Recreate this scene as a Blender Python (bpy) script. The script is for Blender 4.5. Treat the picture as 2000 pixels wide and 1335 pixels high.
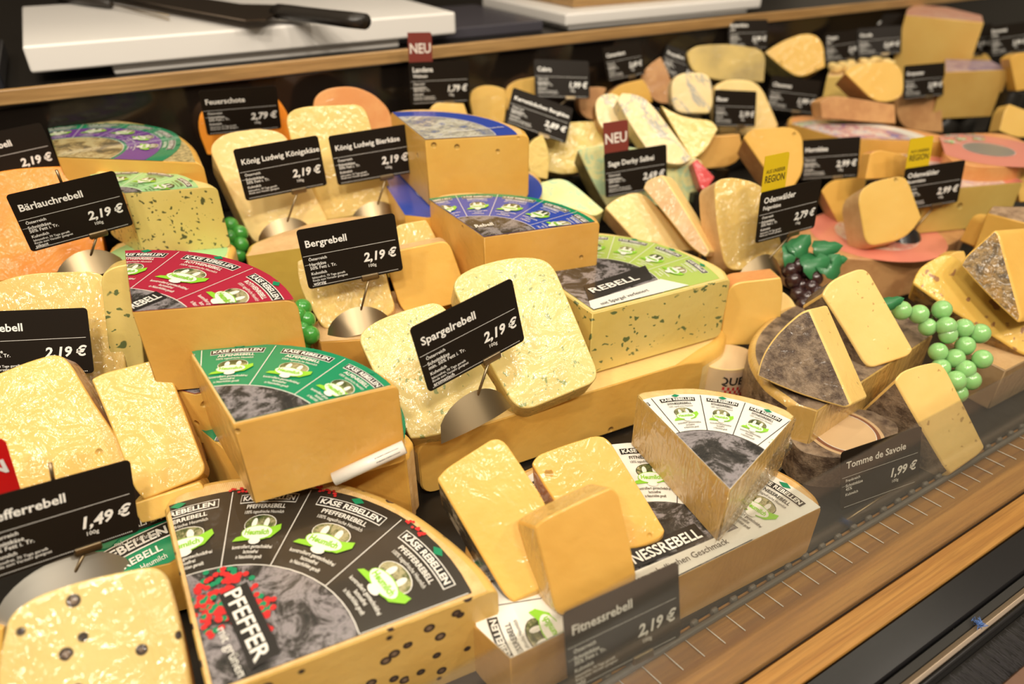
import bpy, bmesh, math, random
import numpy as np
from mathutils import Vector, Matrix
for o in list(bpy.data.objects): bpy.data.objects.remove(o)
S = bpy.context.scene
C = S.collection
random.seed(7)
PI = math.pi
# ------------------------------------------------------------------ camera
CZ = 0.44
FPX = 1362.0
PITCH = math.atan2(867.0, FPX); AZ = math.radians(30.7)
cam = bpy.data.objects.new('camera', bpy.data.cameras.new('camera')); C.objects.link(cam)
cam.location = (0, 0, CZ); cam.rotation_euler = (PI/2-PITCH, 0, -AZ)
cam.data.sensor_width = 36.0; cam.data.lens = FPX/2000*36.0
cam.data.clip_start = 0.02; cam.data.clip_end = 50
cam.data.dof.use_dof = True; cam.data.dof.focus_distance = 0.56; cam.data.dof.aperture_fstop = 3.8
S.camera = cam
S.view_settings.view_transform = 'Standard'; S.view_settings.look = 'None'
S.view_settings.gamma = 1; S.view_settings.use_curve_mapping = False
S.view_settings.exposure = -0.55
# ------------------------------------------------------------------ light
w = bpy.data.worlds.new('World'); S.world = w; w.use_nodes = True
bg = w.node_tree.nodes['Background']; bg.inputs[0].default_value = (1.0, 0.82, 0.58, 1); bg.inputs[1].default_value = 0.36
def area(name, loc, target, sx, sy, power, col=(1.0, 0.90, 0.75)):
    l = bpy.data.lights.new(name, 'AREA'); l.shape = 'RECTANGLE'; l.size = sx; l.size_y = sy; l.energy = power; l.color = col
    o = bpy.data.objects.new(name, l); C.objects.link(o); o.location = loc
    o.rotation_euler = (Vector(target)-Vector(loc)).to_track_quat('-Z', 'Y').to_euler()
    return o
area('counter_light', (0.5, 0.55, 1.35), (0.5, 0.5, 0), 2.6, 0.10, 6)
area('ceiling_light', (2.2, 0.2, 2.4), (0.7, 0.6, 0.1), 1.0, 0.5, 8)
for i, (x, y) in enumerate([(-1.0, -.75), (-.35, -1.0), (.35, -.95), (-.9, .15), (1.1, -.9), (-.25, -.4)]):
    area('sparkle_panel', (x, y, 1.8), (x*.5+.15, y*.3+.35, 0), .17, .07, 15)  # added unseen panels, for sparkle on the wrap and fill on front faces
def spot(loc, tgt, e, size=0.03, ang=70):
    l = bpy.data.lights.new('ceiling_spot', 'SPOT'); l.energy = e; l.spot_size = math.radians(ang); l.spot_blend = .6
    l.shadow_soft_size = size; l.color = (1, .87, .66)
    o = bpy.data.objects.new('ceiling_spot', l); C.objects.link(o); o.location = loc
    o.rotation_euler = (Vector(tgt)-Vector(loc)).to_track_quat('-Z', 'Y').to_euler()
for i, (x, y) in enumerate([(-.25, .95), (.25, 1.0), (.75, 1.05), (1.3, 1.1)]):
    spot((x, y, 1.5), (x+.05, .5, .1), 11)
spot((.1, -.3, 1.9), (.2, .5, .1), 9); spot((.9, -.2, 1.9), (.8, .6, .1), 9)
# ------------------------------------------------------------------ geometry helpers
F_ = Vector((math.sin(AZ)*math.cos(PITCH), math.cos(AZ)*math.cos(PITCH), -math.sin(PITCH)))
R_ = Vector((math.cos(AZ), -math.sin(AZ), 0)); U_ = R_.cross(F_)
CAM = Vector((0, 0, CZ))
def ray(x, y): return F_+R_*((x-1000)/FPX)-U_*((y-667.5)/FPX)
def at_plane(x, y, p0, n):                     # point of a real surface seen at photo pixel x, y
    r = ray(x, y); return CAM + r*((p0-CAM).dot(n)/r.dot(n))
def at_z(x, y, z): return at_plane(x, y, Vector((0, 0, z)), Vector((0, 0, 1)))
def at_y(x, y, Y): return at_plane(x, y, Vector((0, Y, 0)), Vector((0, 1, 0)))
SLOPE = 0.14
def at_pile(x, y, dz=0.0): return at_plane(x, y, Vector((0, .25, .055+dz)), Vector((0, -SLOPE, 1)))
def normal(yaw, tilt):
    a = math.radians(yaw); t = math.radians(tilt)
    return Vector((math.sin(a)*math.cos(t), -math.cos(a)*math.cos(t), math.sin(t)))
def tag(o, label, cat, group=None, kind=None):
    if label: o['label'] = label
    if cat: o['category'] = cat
    if group: o['group'] = group
    if kind: o['kind'] = kind
    return o
def empty(name, loc, label, cat, group=None):
    o = bpy.data.objects.new(name, None); C.objects.link(o); o.location = loc; o.empty_display_size = .02
    return tag(o, label, cat, group)
def link_mesh(name, me, mats, parent=None, origin=None, smooth=True):
    if origin is not None: me.transform(Matrix.Translation(-origin))
    for m in mats:
        if m.name not in [q.name for q in me.materials if q]: me.materials.append(m)
    o = bpy.data.objects.new(name, me); C.objects.link(o)
    if parent is not None:
        o.parent = parent
    elif origin is not None: o.location = origin
    if smooth: me.shade_smooth()
    return o
def bm_obj(name, bm, mats, parent=None, origin=None, smooth=True, wn=False):
    me = bpy.data.meshes.new(name); bm.to_mesh(me); bm.free()
    for m in mats: me.materials.append(m)
    o = link_mesh(name, me, [], parent, origin, smooth)
    if wn:
        md = o.modifiers.new('wn', 'WEIGHTED_NORMAL'); md.weight = 80; md.keep_sharp = True
    return o
def add_box(bm, a, b, mat=0, M=None):
    vs = [bm.verts.new(((M @ Vector(p)) if M else Vector(p))) for p in [(a[0],a[1],a[2]),(b[0],a[1],a[2]),(b[0],b[1],a[2]),(a[0],b[1],a[2]),(a[0],a[1],b[2]),(b[0],a[1],b[2]),(b[0],b[1],b[2]),(a[0],b[1],b[2])]]
    for f in ((0,3,2,1),(4,5,6,7),(0,1,5,4),(1,2,6,5),(2,3,7,6),(3,0,4,7)):
        q = bm.faces.new([vs[i] for i in f]); q.material_index = mat
def add_tube(bm, pts, r, n=8, mat=0, taper=None):
    rings = []
    for i, p in enumerate(pts):
        p = Vector(p); d = (Vector(pts[min(i+1, len(pts)-1)])-Vector(pts[max(i-1, 0)])).normalized()
        a = d.orthogonal().normalized(); b = d.cross(a); rr = r*(taper[i] if taper else 1)
        rings.append([bm.verts.new(p+(a*math.cos(t)+b*math.sin(t))*rr) for t in [2*PI*k/n for k in range(n)]])
    for q, s in zip(rings, rings[1:]):
        for k in range(n): bm.faces.new((q[k], q[(k+1)%n], s[(k+1)%n], s[k])).material_index = mat
    bm.faces.new(rings[0][::-1]).material_index = mat; bm.faces.new(rings[-1]).material_index = mat
# ------------------------------------------------------------------ materials
class NT:
    def __init__(s, m): s.t = m.node_tree; s.n = s.t.nodes; s.l = s.t.links
    def add(s, ty, **k):
        q = s.n.new(ty)
        for a, b in k.items():
            if a.startswith('i_'): q.inputs[a[2:].replace('_', ' ')].default_value = b
            else: setattr(q, a, b)
        return q
    def link(s, a, b): s.l.new(a, b)
def rgba(c): return (c[0], c[1], c[2], 1)
def base_mat(name):
    m = bpy.data.materials.new(name); m.use_nodes = True
    return m, NT(m), m.node_tree.nodes['Principled BSDF']
def simple(name, col, rough=.5, metal=0, coat=0, spec=.5, emit=None, trans=0):
    m, t, p = base_mat(name)
    p.inputs['Base Color'].default_value = rgba(col); p.inputs['Roughness'].default_value = rough
    p.inputs['Metallic'].default_value = metal; p.inputs['Coat Weight'].default_value = coat
    p.inputs['Specular IOR Level'].default_value = spec; p.inputs['Transmission Weight'].default_value = trans
    return m
def mixcol(t, fac, a, b):
    m = t.add('ShaderNodeMix', data_type='RGBA')
    if isinstance(fac, (int, float)): m.inputs[0].default_value = fac
    else: t.link(fac, m.inputs[0])
    for i, v in ((6, a), (7, b)):
        if isinstance(v, tuple): m.inputs[i].default_value = rgba(v)
        else: t.link(v, m.inputs[i])
    return m.outputs[2]
def ramp(t, fac, stops):
    r = t.add('ShaderNodeValToRGB'); e = r.color_ramp.elements
    while len(e) < len(stops): e.new(.5)
    for q, (p, c) in zip(e, stops): q.position = p; q.color = rgba(c) if isinstance(c, tuple) else (c, c, c, 1)
    t.link(fac, r.inputs[0]); return r.outputs[0]
def coords(t, scale=(1, 1, 1)):
    c = t.add('ShaderNodeTexCoord'); m = t.add('ShaderNodeMapping'); m.inputs['Scale'].default_value = scale
    t.link(c.outputs['Object'], m.inputs[0]); return m.outputs[0]
def noise(t, v, sc, det=3, rough=.5, dist=0):
    n = t.add('ShaderNodeTexNoise'); n.inputs['Scale'].default_value = sc; n.inputs['Detail'].default_value = det
    n.inputs['Roughness'].default_value = rough; n.inputs['Distortion'].default_value = dist; t.link(v, n.inputs['Vector']); return n.outputs['Fac']
def bump(t, h, dist, strength=1, prev=None):
    b = t.add('ShaderNodeBump'); b.inputs['Distance'].default_value = dist; b.inputs['Strength'].default_value = strength
    t.link(h, b.inputs['Height'])
    if prev: t.link(prev, b.inputs['Normal'])
    return b.outputs[0]
def math_(t, op, a, b=None):
    m = t.add('ShaderNodeMath', operation=op)
    for i, v in ((0, a), (1, b)):
        if v is None: continue
        if isinstance(v, (int, float)): m.inputs[i].default_value = v
        else: t.link(v, m.inputs[i])
    return m.outputs[0]
_cache = {}
def cheese(name, c1, c2=None, wrap=.5, holes=0, fleck=None, fsize=260, fthr=.28, marble=None, vein=None, crumb=0, pepper=0, stretch=(1, 1, 1), rough=.45, crinkle=1.0):
    if name in _cache: return _cache[name]
    c1 = (c1[0], c1[1]*.97, c1[2]*(.72 if c1[2] < .4 else .88)); c2 = c2 or tuple(k*.82 for k in c1); c2 = (c2[0], c2[1]*.95, c2[2]*.7)
    m, t, p = base_mat(name); v = coords(t)
    n1 = noise(t, v, 16, 3); col = mixcol(t, ramp(t, n1, [(.3, 0.0), (.75, 1.0)]), c1, c2)
    nrm = bump(t, noise(t, v, 120, 4), .0007, .6)
    if holes:
        vo = t.add('ShaderNodeTexVoronoi'); vo.inputs['Scale'].default_value = 42; t.link(v, vo.inputs['Vector'])
        nn = t.add('ShaderNodeTexNoise'); nn.inputs['Scale'].default_value = 25; t.link(v, nn.inputs['Vector'])
        d = ramp(t, vo.outputs['Distance'], [(.06*holes, 0.0), (.14*holes, 1.0)])
        gate = ramp(t, nn.outputs['Fac'], [(.54, 1.0), (.56, 0.0)])
        hh = math_(t, 'MAXIMUM', d, gate)
        nrm = bump(t, hh, .003, .8, nrm); col = mixcol(t, hh, tuple(k*.72 for k in c1), col)
    if crumb: nrm = bump(t, noise(t, v, 70, 5, .7), .004*crumb, .8, nrm)
    if marble:
        mm = ramp(t, noise(t, v, 55, 4, .6, 1.5), [(.46, 0.0), (.58, 1.0)]); col = mixcol(t, mm, col, marble)
    if vein:
        mm = ramp(t, noise(t, v, 13, 4, .6, 1.2), [(.478, 0.0), (.497, 1.0), (.503, 1.0), (.522, 0.0)])
        col = mixcol(t, math_(t, 'MULTIPLY', mm, .7), col, vein)
    if fleck:
        for k, (fs, off) in enumerate(((fsize, 0), (fsize*.55, 3.3))):
            mp = t.add('ShaderNodeMapping'); mp.inputs['Scale'].default_value = (1, 1, 1.0); mp.inputs['Location'].default_value = (off, off, off)
            mp.inputs['Rotation'].default_value = (.5*k, .4, .8*k)
            ds = t.add('ShaderNodeVectorMath', operation='ADD'); ns = t.add('ShaderNodeTexNoise'); ns.inputs['Scale'].default_value = fs*.7
            t.link(v, ns.inputs['Vector']); sc = t.add('ShaderNodeVectorMath', operation='SCALE'); sc.inputs['Scale'].default_value = .012*180/fs
            t.link(ns.outputs['Color'], sc.inputs[0]); t.link(v, ds.inputs[0]); t.link(sc.outputs[0], ds.inputs[1]); t.link(ds.outputs[0], mp.inputs[0])
            mp.inputs['Scale'].default_value = stretch
            vo = t.add('ShaderNodeTexVoronoi'); vo.inputs['Scale'].default_value = fs; t.link(mp.outputs[0], vo.inputs['Vector'])
            sep = t.add('ShaderNodeSeparateColor'); t.link(vo.outputs['Color'], sep.inputs[0])
            g = math_(t, 'GREATER_THAN', sep.outputs[0], .5)
            dd = ramp(t, vo.outputs['Distance'], [(fthr*.75, 1.0), (fthr, 0.0)])
            col = mixcol(t, math_(t, 'MULTIPLY', g, dd), col, fleck)
    if pepper:
        vo = t.add('ShaderNodeTexVoronoi'); vo.inputs['Scale'].default_value = 72; t.link(v, vo.inputs['Vector'])
        sep = t.add('ShaderNodeSeparateColor'); t.link(vo.outputs['Color'], sep.inputs[0])
        g = math_(t, 'GREATER_THAN', sep.outputs[1], 1-pepper)
        ring = ramp(t, vo.outputs['Distance'], [(.0, (.30, .22, .16)), (.12, (.16, .10, .06)), (.20, (.03, .02, .02)), (.26, (.05, .03, .02))])
        dd = ramp(t, vo.outputs['Distance'], [(.24, 1.0), (.29, 0.0)])
        col = mixcol(t, math_(t, 'MULTIPLY', g, dd), col, ring)
    t.link(col, p.inputs['Base Color']); t.link(nrm, p.inputs['Normal'])
    p.inputs['Roughness'].default_value = rough
    p.inputs['Specular IOR Level'].default_value = .3; p.inputs['Subsurface Weight'].default_value = .12; p.inputs['Subsurface Radius'].default_value = (1, .55, .25); p.inputs['Subsurface Scale'].default_value = .006
    if wrap:
        v2 = coords(t, (1, 1, .25))
        a = ramp(t, noise(t, v2, 75, 3, .55, 1.0), [(.40, 0.0), (.5, 1.0), (.60, 0.0)]); b = noise(t, v, 34, 2, .5, 2.0)
        msk = ramp(t, noise(t, v, 9 if wrap < .9 else 14, 2), [(.48 if wrap < .9 else .3, 0.0), (.68 if wrap < .9 else .5, 1.0)]); a = math_(t, 'MULTIPLY', a, msk); cn = bump(t, a, .0013*crinkle, .7); cn = bump(t, b, .0045*crinkle, .5, cn); st_ = noise(t, coords(t, (1, 1, .12)), 420, 2, .5, .6); cn = bump(t, st_, .0003*crinkle, .6, cn)
        p.inputs['Coat Weight'].default_value = wrap; p.inputs['Coat Roughness'].default_value = .14; p.inputs['Coat IOR'].default_value = 1.95 if wrap > .9 else 1.5
        t.link(cn, p.inputs['Coat Normal'])
    _cache[name] = m
    return m
def rind(name, c1, c2, sc=60, bumpd=.0015, wrap=.3, thr=(.4, .6), c3=None, weave=0):
    if name in _cache: return _cache[name]
    m, t, p = base_mat(name); v = coords(t)
    n = noise(t, v, sc, 6, .7); col = ramp(t, n, [(thr[0], c1), (thr[1], c2)])
    if c3:
        n2 = noise(t, v, sc*.35, 4, .6); col = mixcol(t, ramp(t, n2, [(.5, 0.0), (.65, 1.0)]), col, c3)
    t.link(col, p.inputs['Base Color']); nr = bump(t, noise(t, v, sc*2, 5, .7), bumpd, .8)
    if weave:
        w1 = t.add('ShaderNodeTexWave'); w1.inputs['Scale'].default_value = 260; t.link(v, w1.inputs['Vector'])
        nr = bump(t, w1.outputs['Fac'], .0004, .5, nr)
    t.link(nr, p.inputs['Normal'])
    p.inputs['Roughness'].default_value = .6; p.inputs['Coat Weight'].default_value = wrap; p.inputs['Coat Roughness'].default_value = .15
    if wrap:
        t.link(bump(t, noise(t, v, 60, 2, .5, 1.5), .003, .5), p.inputs['Coat Normal'])
    _cache[name] = m
    return m
# pale cheese colours (linear)
YEL = cheese('cheese_paste_yellow', (.78, .49, .15), (.72, .41, .10), wrap=.35, holes=1, crinkle=.5)
YEL2 = cheese('cheese_paste_amber', (.76, .45, .14), (.66, .36, .09), wrap=.6, crinkle=.8, holes=.7)
LEM = cheese('cheese_paste_lemon', (.82, .55, .20), (.76, .48, .14), wrap=.65, holes=1, crinkle=1.2)
CRM = cheese('cheese_paste_cream', (.86, .66, .33), (.80, .57, .25), wrap=.8, crinkle=1.4)
SHINY = cheese('cheese_paste_wrapped_pale', (.86, .63, .28), (.78, .54, .2), wrap=1.0, crinkle=4)
TAN = cheese('cheese_paste_tan', (.70, .42, .16), (.58, .32, .10), wrap=.35)
IVO = cheese('cheese_paste_ivory_blue_vein', (.90, .76, .50), (.86, .70, .42), wrap=.5, vein=(.25, .30, .36))
IVP = cheese('cheese_paste_ivory', (.88, .68, .38), (.84, .60, .30), wrap=.4)
ORG = cheese('cheese_paste_orange', (.86, .33, .035), (.80, .24, .012), wrap=.35, crinkle=1.6)
HERB = cheese('cheese_paste_herbs', (.76, .62, .27), (.70, .55, .2), wrap=.5, fleck=(.10, .10, .035), fsize=210, fthr=.30, crinkle=.6)
SPA = cheese('cheese_paste_green_flecks', (.74, .61, .31), (.70, .56, .25), wrap=.7, fleck=(.30, .34, .12), fsize=190, fthr=.22, stretch=(1, 1, .45), crinkle=1.4)
SPF = cheese('cheese_paste_dark_flecks', (.76, .62, .28), (.70, .55, .2), wrap=.6, fleck=(.13, .17, .06), fsize=170, fthr=.27, stretch=(.6, 1, 1), crinkle=.8)
DER = cheese('cheese_paste_green_marbled', (.84, .82, .46), (.74, .78, .42), wrap=.4, marble=(.50, .68, .42))
PEP = cheese('cheese_paste_peppercorns', (.74, .50, .20), (.66, .42, .14), wrap=.35, pepper=.62, crinkle=.5)
PEW = cheese('cheese_paste_wrapped_peppercorns', (.82, .64, .34), (.76, .56, .26), wrap=1.0, pepper=.14, crinkle=2.0)
TOM = cheese('cheese_paste_small_holes', (.86, .62, .30), (.80, .54, .22), wrap=.4, fleck=(.50, .31, .10), fsize=120, fthr=.16, crinkle=.7)
SPK = cheese('cheese_paste_brown_speckles', (.82, .55, .16), (.76, .48, .12), wrap=.5, fleck=(.38, .18, .07), fsize=90, fthr=.34)
CRU = cheese('cheese_paste_crumbly', (.84, .66, .30), (.78, .58, .22), wrap=.7, crumb=1.0)
FIL = cheese('cheese_side_filmed', (.64, .42, .16), (.58, .37, .14), wrap=1.0, crinkle=1.1)
RW = rind('rind_wheel', (.72, .44, .17), (.80, .54, .24), 90, .0006, .25, weave=1)
RB = rind('rind_brown', (.50, .24, .09), (.62, .33, .13), 30, .0008, .5)
RO = rind('rind_orange', (.70, .28, .08), (.76, .36, .12), 20, .0006, .6)
RG = rind('rind_grey_mould', (.085, .052, .034), (.30, .215, .14), 75, .003, .25, c3=(.22, .145, .085))
RGO = rind('rind_golden_mould', (.09, .055, .02), (.38, .24, .09), 120, .003, .25, c3=(.40, .20, .02))
RD = rind('rind_dark', (.04, .02, .015), (.12, .06, .04), 60, .0008, .6)
RT = rind('rind_tan', (.62, .38, .17), (.70, .46, .22), 50, .001, .4)
RGR = rind('rind_olive', (.20, .16, .05), (.34, .27, .09), 60, .0015, .4)
REDW = rind('rind_red_wax', (.60, .03, .03), (.66, .05, .05), 20, .0005, .8)
DLAB = rind('wrapped_dark_print', (.03, .03, .025), (.45, .42, .34), 80, .0015, .8, thr=(.52, .6), c3=(.10, .08, .05))
BLACK = simple('black_card', (.014, .010, .007), .40, spec=.12)
WHITE = simple('white_print', (.86, .84, .80), .5)
METAL = simple('brushed_metal', (.30, .23, .14), .38, metal=1)
GREYM = simple('grey_holder_metal', (.38, .36, .32), .4, metal=.8)
def paper(name, col, rough=.25): return simple(name, col, rough, coat=.5)
INK = dict(white=paper('ink_white', (.84, .81, .74)), black=paper('ink_black', (.025, .022, .02)), green=paper('ink_green', (.012, .25, .11)),
  lgreen=paper('ink_light_green', (.28, .62, .04)), red=paper('ink_red', (.62, .03, .03)), crim=paper('ink_crimson', (.40, .022, .05)), blue=paper('ink_blue', (.03, .07, .42)),
  purple=paper('ink_purple', (.16, .05, .30)), lime=paper('ink_lime', (.42, .55, .12)), mint=paper('ink_mint', (.36, .66, .30)), gold=paper('ink_gold', (.55, .38, .10)),
  pink=paper('ink_pink', (.75, .25, .18)), grey=paper('ink_grey', (.30, .30, .28)), silver=simple('foil_silver', (.6, .58, .52), .3, metal=.8), dgreen=paper('ink_dark_green', (.01, .10, .04)), tan=paper('ink_tan', (.58, .40, .22)), brown=paper('ink_brown', (.22, .09, .05)), choc=paper('ink_black_brown', (.035, .028, .02)))
def picture(name, a, b, c):
    m, t, p = base_mat(name); v = coords(t)
    n = noise(t, v, 45, 8, .75, .6); col = ramp(t, n, [(.36, a), (.47, b), (.56, c), (.68, a)])
    t.link(col, p.inputs['Base Color']); p.inputs['Roughness'].default_value = .25; p.inputs['Coat Weight'].default_value = .5; return m
PIC = picture('print_mountain', (.018, .018, .018), (.05, .045, .04), (.30, .27, .28))
PIC2 = picture('print_oval', (.02, .035, .015), (.10, .12, .04), (.45, .40, .22))
PIC3 = picture('print_sky', (.05, .10, .35), (.40, .38, .30), (.70, .66, .55))
PIC4 = picture('print_herbs', (.05, .05, .03), (.35, .25, .10), (.60, .50, .25))
film_m, ft, fp = base_mat('clear_film')
fv = coords(ft); ft.n.remove(fp)
gl = ft.add('ShaderNodeBsdfGlossy'); gl.inputs['Roughness'].default_value = .08; tr = ft.add('ShaderNodeBsdfTransparent'); mx = ft.add('ShaderNodeMixShader')
tr.inputs[0].default_value = (.93, .92, .88, 1)
lw = ft.add('ShaderNodeLayerWeight'); lw.inputs[0].default_value = .45
cn = bump(ft, noise(ft, fv, 70, 3, .6, 2.0), .006, .9); ft.link(cn, gl.inputs['Normal']); ft.link(cn, lw.inputs['Normal'])
ft.link(ramp(ft, lw.outputs['Facing'], [(0, .06), (1, .75)]), mx.inputs[0]); ft.link(tr.outputs[0], mx.inputs[1]); ft.link(gl.outputs[0], mx.inputs[2])
ft.link(mx.outputs[0], film_m.node_tree.nodes['Material Output'].inputs[0])
FILM = film_m
# ------------------------------------------------------------------ text
_txt = {}
def text_polys(s, bold=0, shear=0):
    key = (s, bold, shear)
    if key in _txt: return _txt[key]
    cu = bpy.data.curves.new('t', 'FONT'); cu.body = s; cu.size = 1; cu.resolution_u = 2; cu.offset = bold; cu.shear = shear; cu.fill_mode = 'FRONT'
    ob = bpy.data.objects.new('t', cu); C.objects.link(ob)
    dg = bpy.context.evaluated_depsgraph_get(); me = bpy.data.meshes.new_from_object(ob.evaluated_get(dg))
    vs = [tuple(v.co) for v in me.vertices]; fs = [tuple(p.vertices) for p in me.polygons]
    bpy.data.objects.remove(ob); bpy.data.curves.remove(cu); bpy.data.meshes.remove(me)
    xs = [v[0] for v in vs] or [0]; _txt[key] = (vs, fs, min(xs), max(xs)); return _txt[key]
def put_text(bm, s, M, x, y, size, width=None, mat=0, z=0.0, align='L', bold=.015, shear=0, arc=None):
    vs, fs, x0, x1 = text_polys(s, bold, shear)
    sx = size if width is None else width/max(x1-x0, 1e-6)
    W = (x1-x0)*sx; ox = {'L': 0, 'C': -W/2, 'R': -W}[align]
    out = []
    for v in vs:
        px = x+ox+(v[0]-x0)*sx; py = y+v[1]*size
        if arc:                                    # bend round the wheel's centre
            th = px/arc; rr = py; px, py = rr*math.sin(th), rr*math.cos(th)
        out.append(bm.verts.new(M @ Vector((px, py, z))))
    for f in fs:
        try: bm.faces.new([out[i] for i in f]).material_index = mat
        except ValueError: pass
def put_poly(bm, M, pts, mat, z=0.0):
    f = bm.faces.new([bm.verts.new(M @ Vector((p[0], p[1], z))) for p in pts]); f.material_index = mat
def put_rect(bm, M, x0, y0, x1, y1, mat, z=0.0): put_poly(bm, M, [(x0, y0), (x1, y0), (x1, y1), (x0, y1)], mat, z)
def ell(cx, cy, rx, ry, n=20, a0=0, a1=2*PI): return [(cx+rx*math.cos(a0+(a1-a0)*k/n), cy+ry*math.sin(a0+(a1-a0)*k/n)) for k in range(n)]
# ------------------------------------------------------------------ setting
def slab_obj(name, a, b, mat, label=None, cat=None, bev=0, **kw):
    bm = bmesh.new(); o_ = Vector(((a[0]+b[0])/2, (a[1]+b[1])/2, a[2])); add_box(bm, a, b)
    if bev: bmesh.ops.bevel(bm, geom=bm.edges[:], offset=bev, segments=3, affect='EDGES', profile=.5)
    o = bm_obj(name, bm, [mat], None, o_, True, wn=True); tag(o, label, cat, **kw); return o
def wood(name, a, b, c, stretch=(2, 60, 60), rough=.35):
    m, t, p = base_mat(name); v = coords(t, stretch)
    n = noise(t, v, 1.6, 6, .65, .4); col = ramp(t, n, [(.32, a), (.5, b), (.68, c)]); g_ = noise(t, coords(t, tuple(k*4 for k in stretch)), 1.6, 4, .6, .2); col = mixcol(t, ramp(t, g_, [(.40, .38), (.55, 0.0)]), col, tuple(k*.55 for k in a))
    t.link(col, p.inputs['Base Color']); p.inputs['Roughness'].default_value = rough; t.link(bump(t, n, .0004, .4), p.inputs['Normal']); return m
WOOD = wood('oak_ledge', (.25, .105, .025), (.38, .18, .04), (.46, .24, .06), (1.5, 42, 42))
WOOD2 = wood('oak_rail', (.34, .19, .07), (.44, .26, .10), (.52, .32, .13))
DARK = simple('black_panel', (.010, .008, .006), .35)
DARK2 = simple('black_trim', (.012, .011, .012), .22)
GREYP = simple('grey_plastic', (.16, .14, .12), .4)
POLY = simple('white_cutting_plastic', (.88, .84, .80), .38)
STREAK = simple('streak_pale', (.9, .88, .82), .08, spec=.9)  # pale tone of the rods that imitate reflections on the ledge
FLOORM = wood('shop_floor', (.10, .07, .04), (.14, .10, .06), (.18, .13, .08))
X0, X1 = -.7, 3.0
fl = slab_obj('floor', (-2.5, -2.5, -1.02), (5, 4.2, -1.0), FLOORM, kind='structure')
wl = slab_obj('wall_back', (-2.5, 4.1, -1.0), (5, 4.2, 2.6), simple('wall_dark', (.08, .06, .045), .6), kind='structure')
# counter body under the display
slab_obj('counter_body', (X0, .0, -1.0), (X1, .97, -.031), simple('counter_side', (.05, .035, .025), .5), 'dark counter body beneath the cheese display', 'counter')
# sloping display deck with three shallow steps
bm = bmesh.new()
pr = [(.2055, -.03), (.957, -.03), (.957, .085), (.86, .085), (.86, .05), (.72, .05), (.72, .008), (.62, .008), (.62, .0), (.2055, .0)]
va = [bm.verts.new((X0, y, z)) for y, z in pr]; vb = [bm.verts.new((X1, y, z)) for y, z in pr]
bm.faces.new(va[::-1]); bm.faces.new(vb)
for i in range(len(pr)): j = (i+1) % len(pr); bm.faces.new((va[i], va[j], vb[j], vb[i]))
bmesh.ops.recalc_face_normals(bm, faces=bm.faces[:])
tag(bm_obj('display_deck', bm, [DARK], None, Vector((1, .5, -.03)), False), 'black stepped display deck under all the cheeses', 'shelf')
# back counter
slab_obj('service_counter', (X0, .972, -.03), (X1, 2.6, .245), DARK, 'black service counter top behind the cheeses', 'counter')
slab_obj('wooden_rail', (X0, .949, .249), (X1, .9575, .2655), WOOD2, 'long light wooden rail along the back of the display', 'rail', bev=.002)
slab_obj('back_panel', (X0, .9585, .086), (X1, .970, .246), simple('dark_glass', (.012, .009, .007), .12), 'dark panel below the wooden rail', 'panel')
# front ledge
yw1 = at_z(2000, 1025, 0).y; yg = at_z(2000, 959, 0).y
ledge = empty('wooden_ledge', (1, .16, -.03), 'honey brown wooden ledge in front of the display', 'ledge')
L0 = Vector((1, .16, -.03))
def child_box(name, a, b, mat, parent, base, bev=.0, label=None):
    bm = bmesh.new(); add_box(bm, a, b)
    if bev: bmesh.ops.bevel(bm, geom=bm.edges[:], offset=bev, segments=2, affect='EDGES')
    o = bm_obj(name, bm, [mat], parent, base, True, wn=True)
    if label: o['label'] = label
    return o
child_box('plank', (X0, yg+.0012, -.03), (X1, .205, .0), WOOD, ledge, L0, .001)
child_box('plank', (X0, yw1, -.03), (X1, yg-.0006, -.001), WOOD, ledge, L0, .001)
child_box('groove', (X0, yg-.0006, -.03), (X1, yg+.0012, -.004), simple('groove_dark', (.09, .035, .01), .6), ledge, L0)
yb = [at_z(2000, y, 0).y for y in (1115, 1143, 1168, 1180, 1185, 1292, 1310)]
trimp = empty('black_edge_trim', (1, .11, -.03), 'black ledge trim with a pale strip, beside the wood', 'trim'); T0 = Vector((1, .11, -.03))
child_box('gloss_band', (X0, yb[0], -.03), (X1, yw1-.0003, -.001), DARK2, trimp, T0, .0015)
child_box('channel', (X0, yb[1], -.03), (X1, yb[0]-.0003, -.004), simple('rubber_black', (.02, .018, .016), .6), trimp, T0, .001)
child_box('pale_strip', (X0, yb[2], -.03), (X1, yb[1]-.0002, -.0035), simple('pale_strip', (.80, .62, .46), .6), trimp, T0, label='pale beige strip')
child_box('gloss_rim', (X0, yb[4], -.03), (X1, yb[2]-.0002, -.001), DARK2, trimp, T0, .001)
# brush strip with bristles
br = empty('brush_strip', (1, .08, -.03), 'strip of black bristles along the outer edge', 'brush'); B0 = Vector((1, .08, -.03))
child_box('brush_base', (X0, yb[5], -.03), (X1, yb[4]-.0003, -.012), DARK, br, B0)
bm = bmesh.new()
for k in range(4200):
    x = random.uniform(.3, .75); y = random.uniform(yb[5], yb[4]-.002); z = random.uniform(-.012, -.003)
    d = Vector((random.uniform(-.12, .12), -1, random.uniform(-.1, .1))).normalized(); L = random.uniform(.006, .014); s = .00012
    p = Vector((x, y, z)); q = p+d*L; q.y = max(q.y, yb[5]-.004)
    a = [bm.verts.new(v) for v in (p+Vector((s, 0, 0)), p+Vector((-s, 0, 0)), p+Vector((0, 0, s*2)))]; b = bm.verts.new(q)
    for i in range(3): bm.faces.new((a[i], a[(i+1)%3], b))
o = bm_obj('bristles', bm, [simple('bristle', (.06, .055, .06), .2, coat=1)], br, B0, False); o['kind'] = 'stuff'
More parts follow.
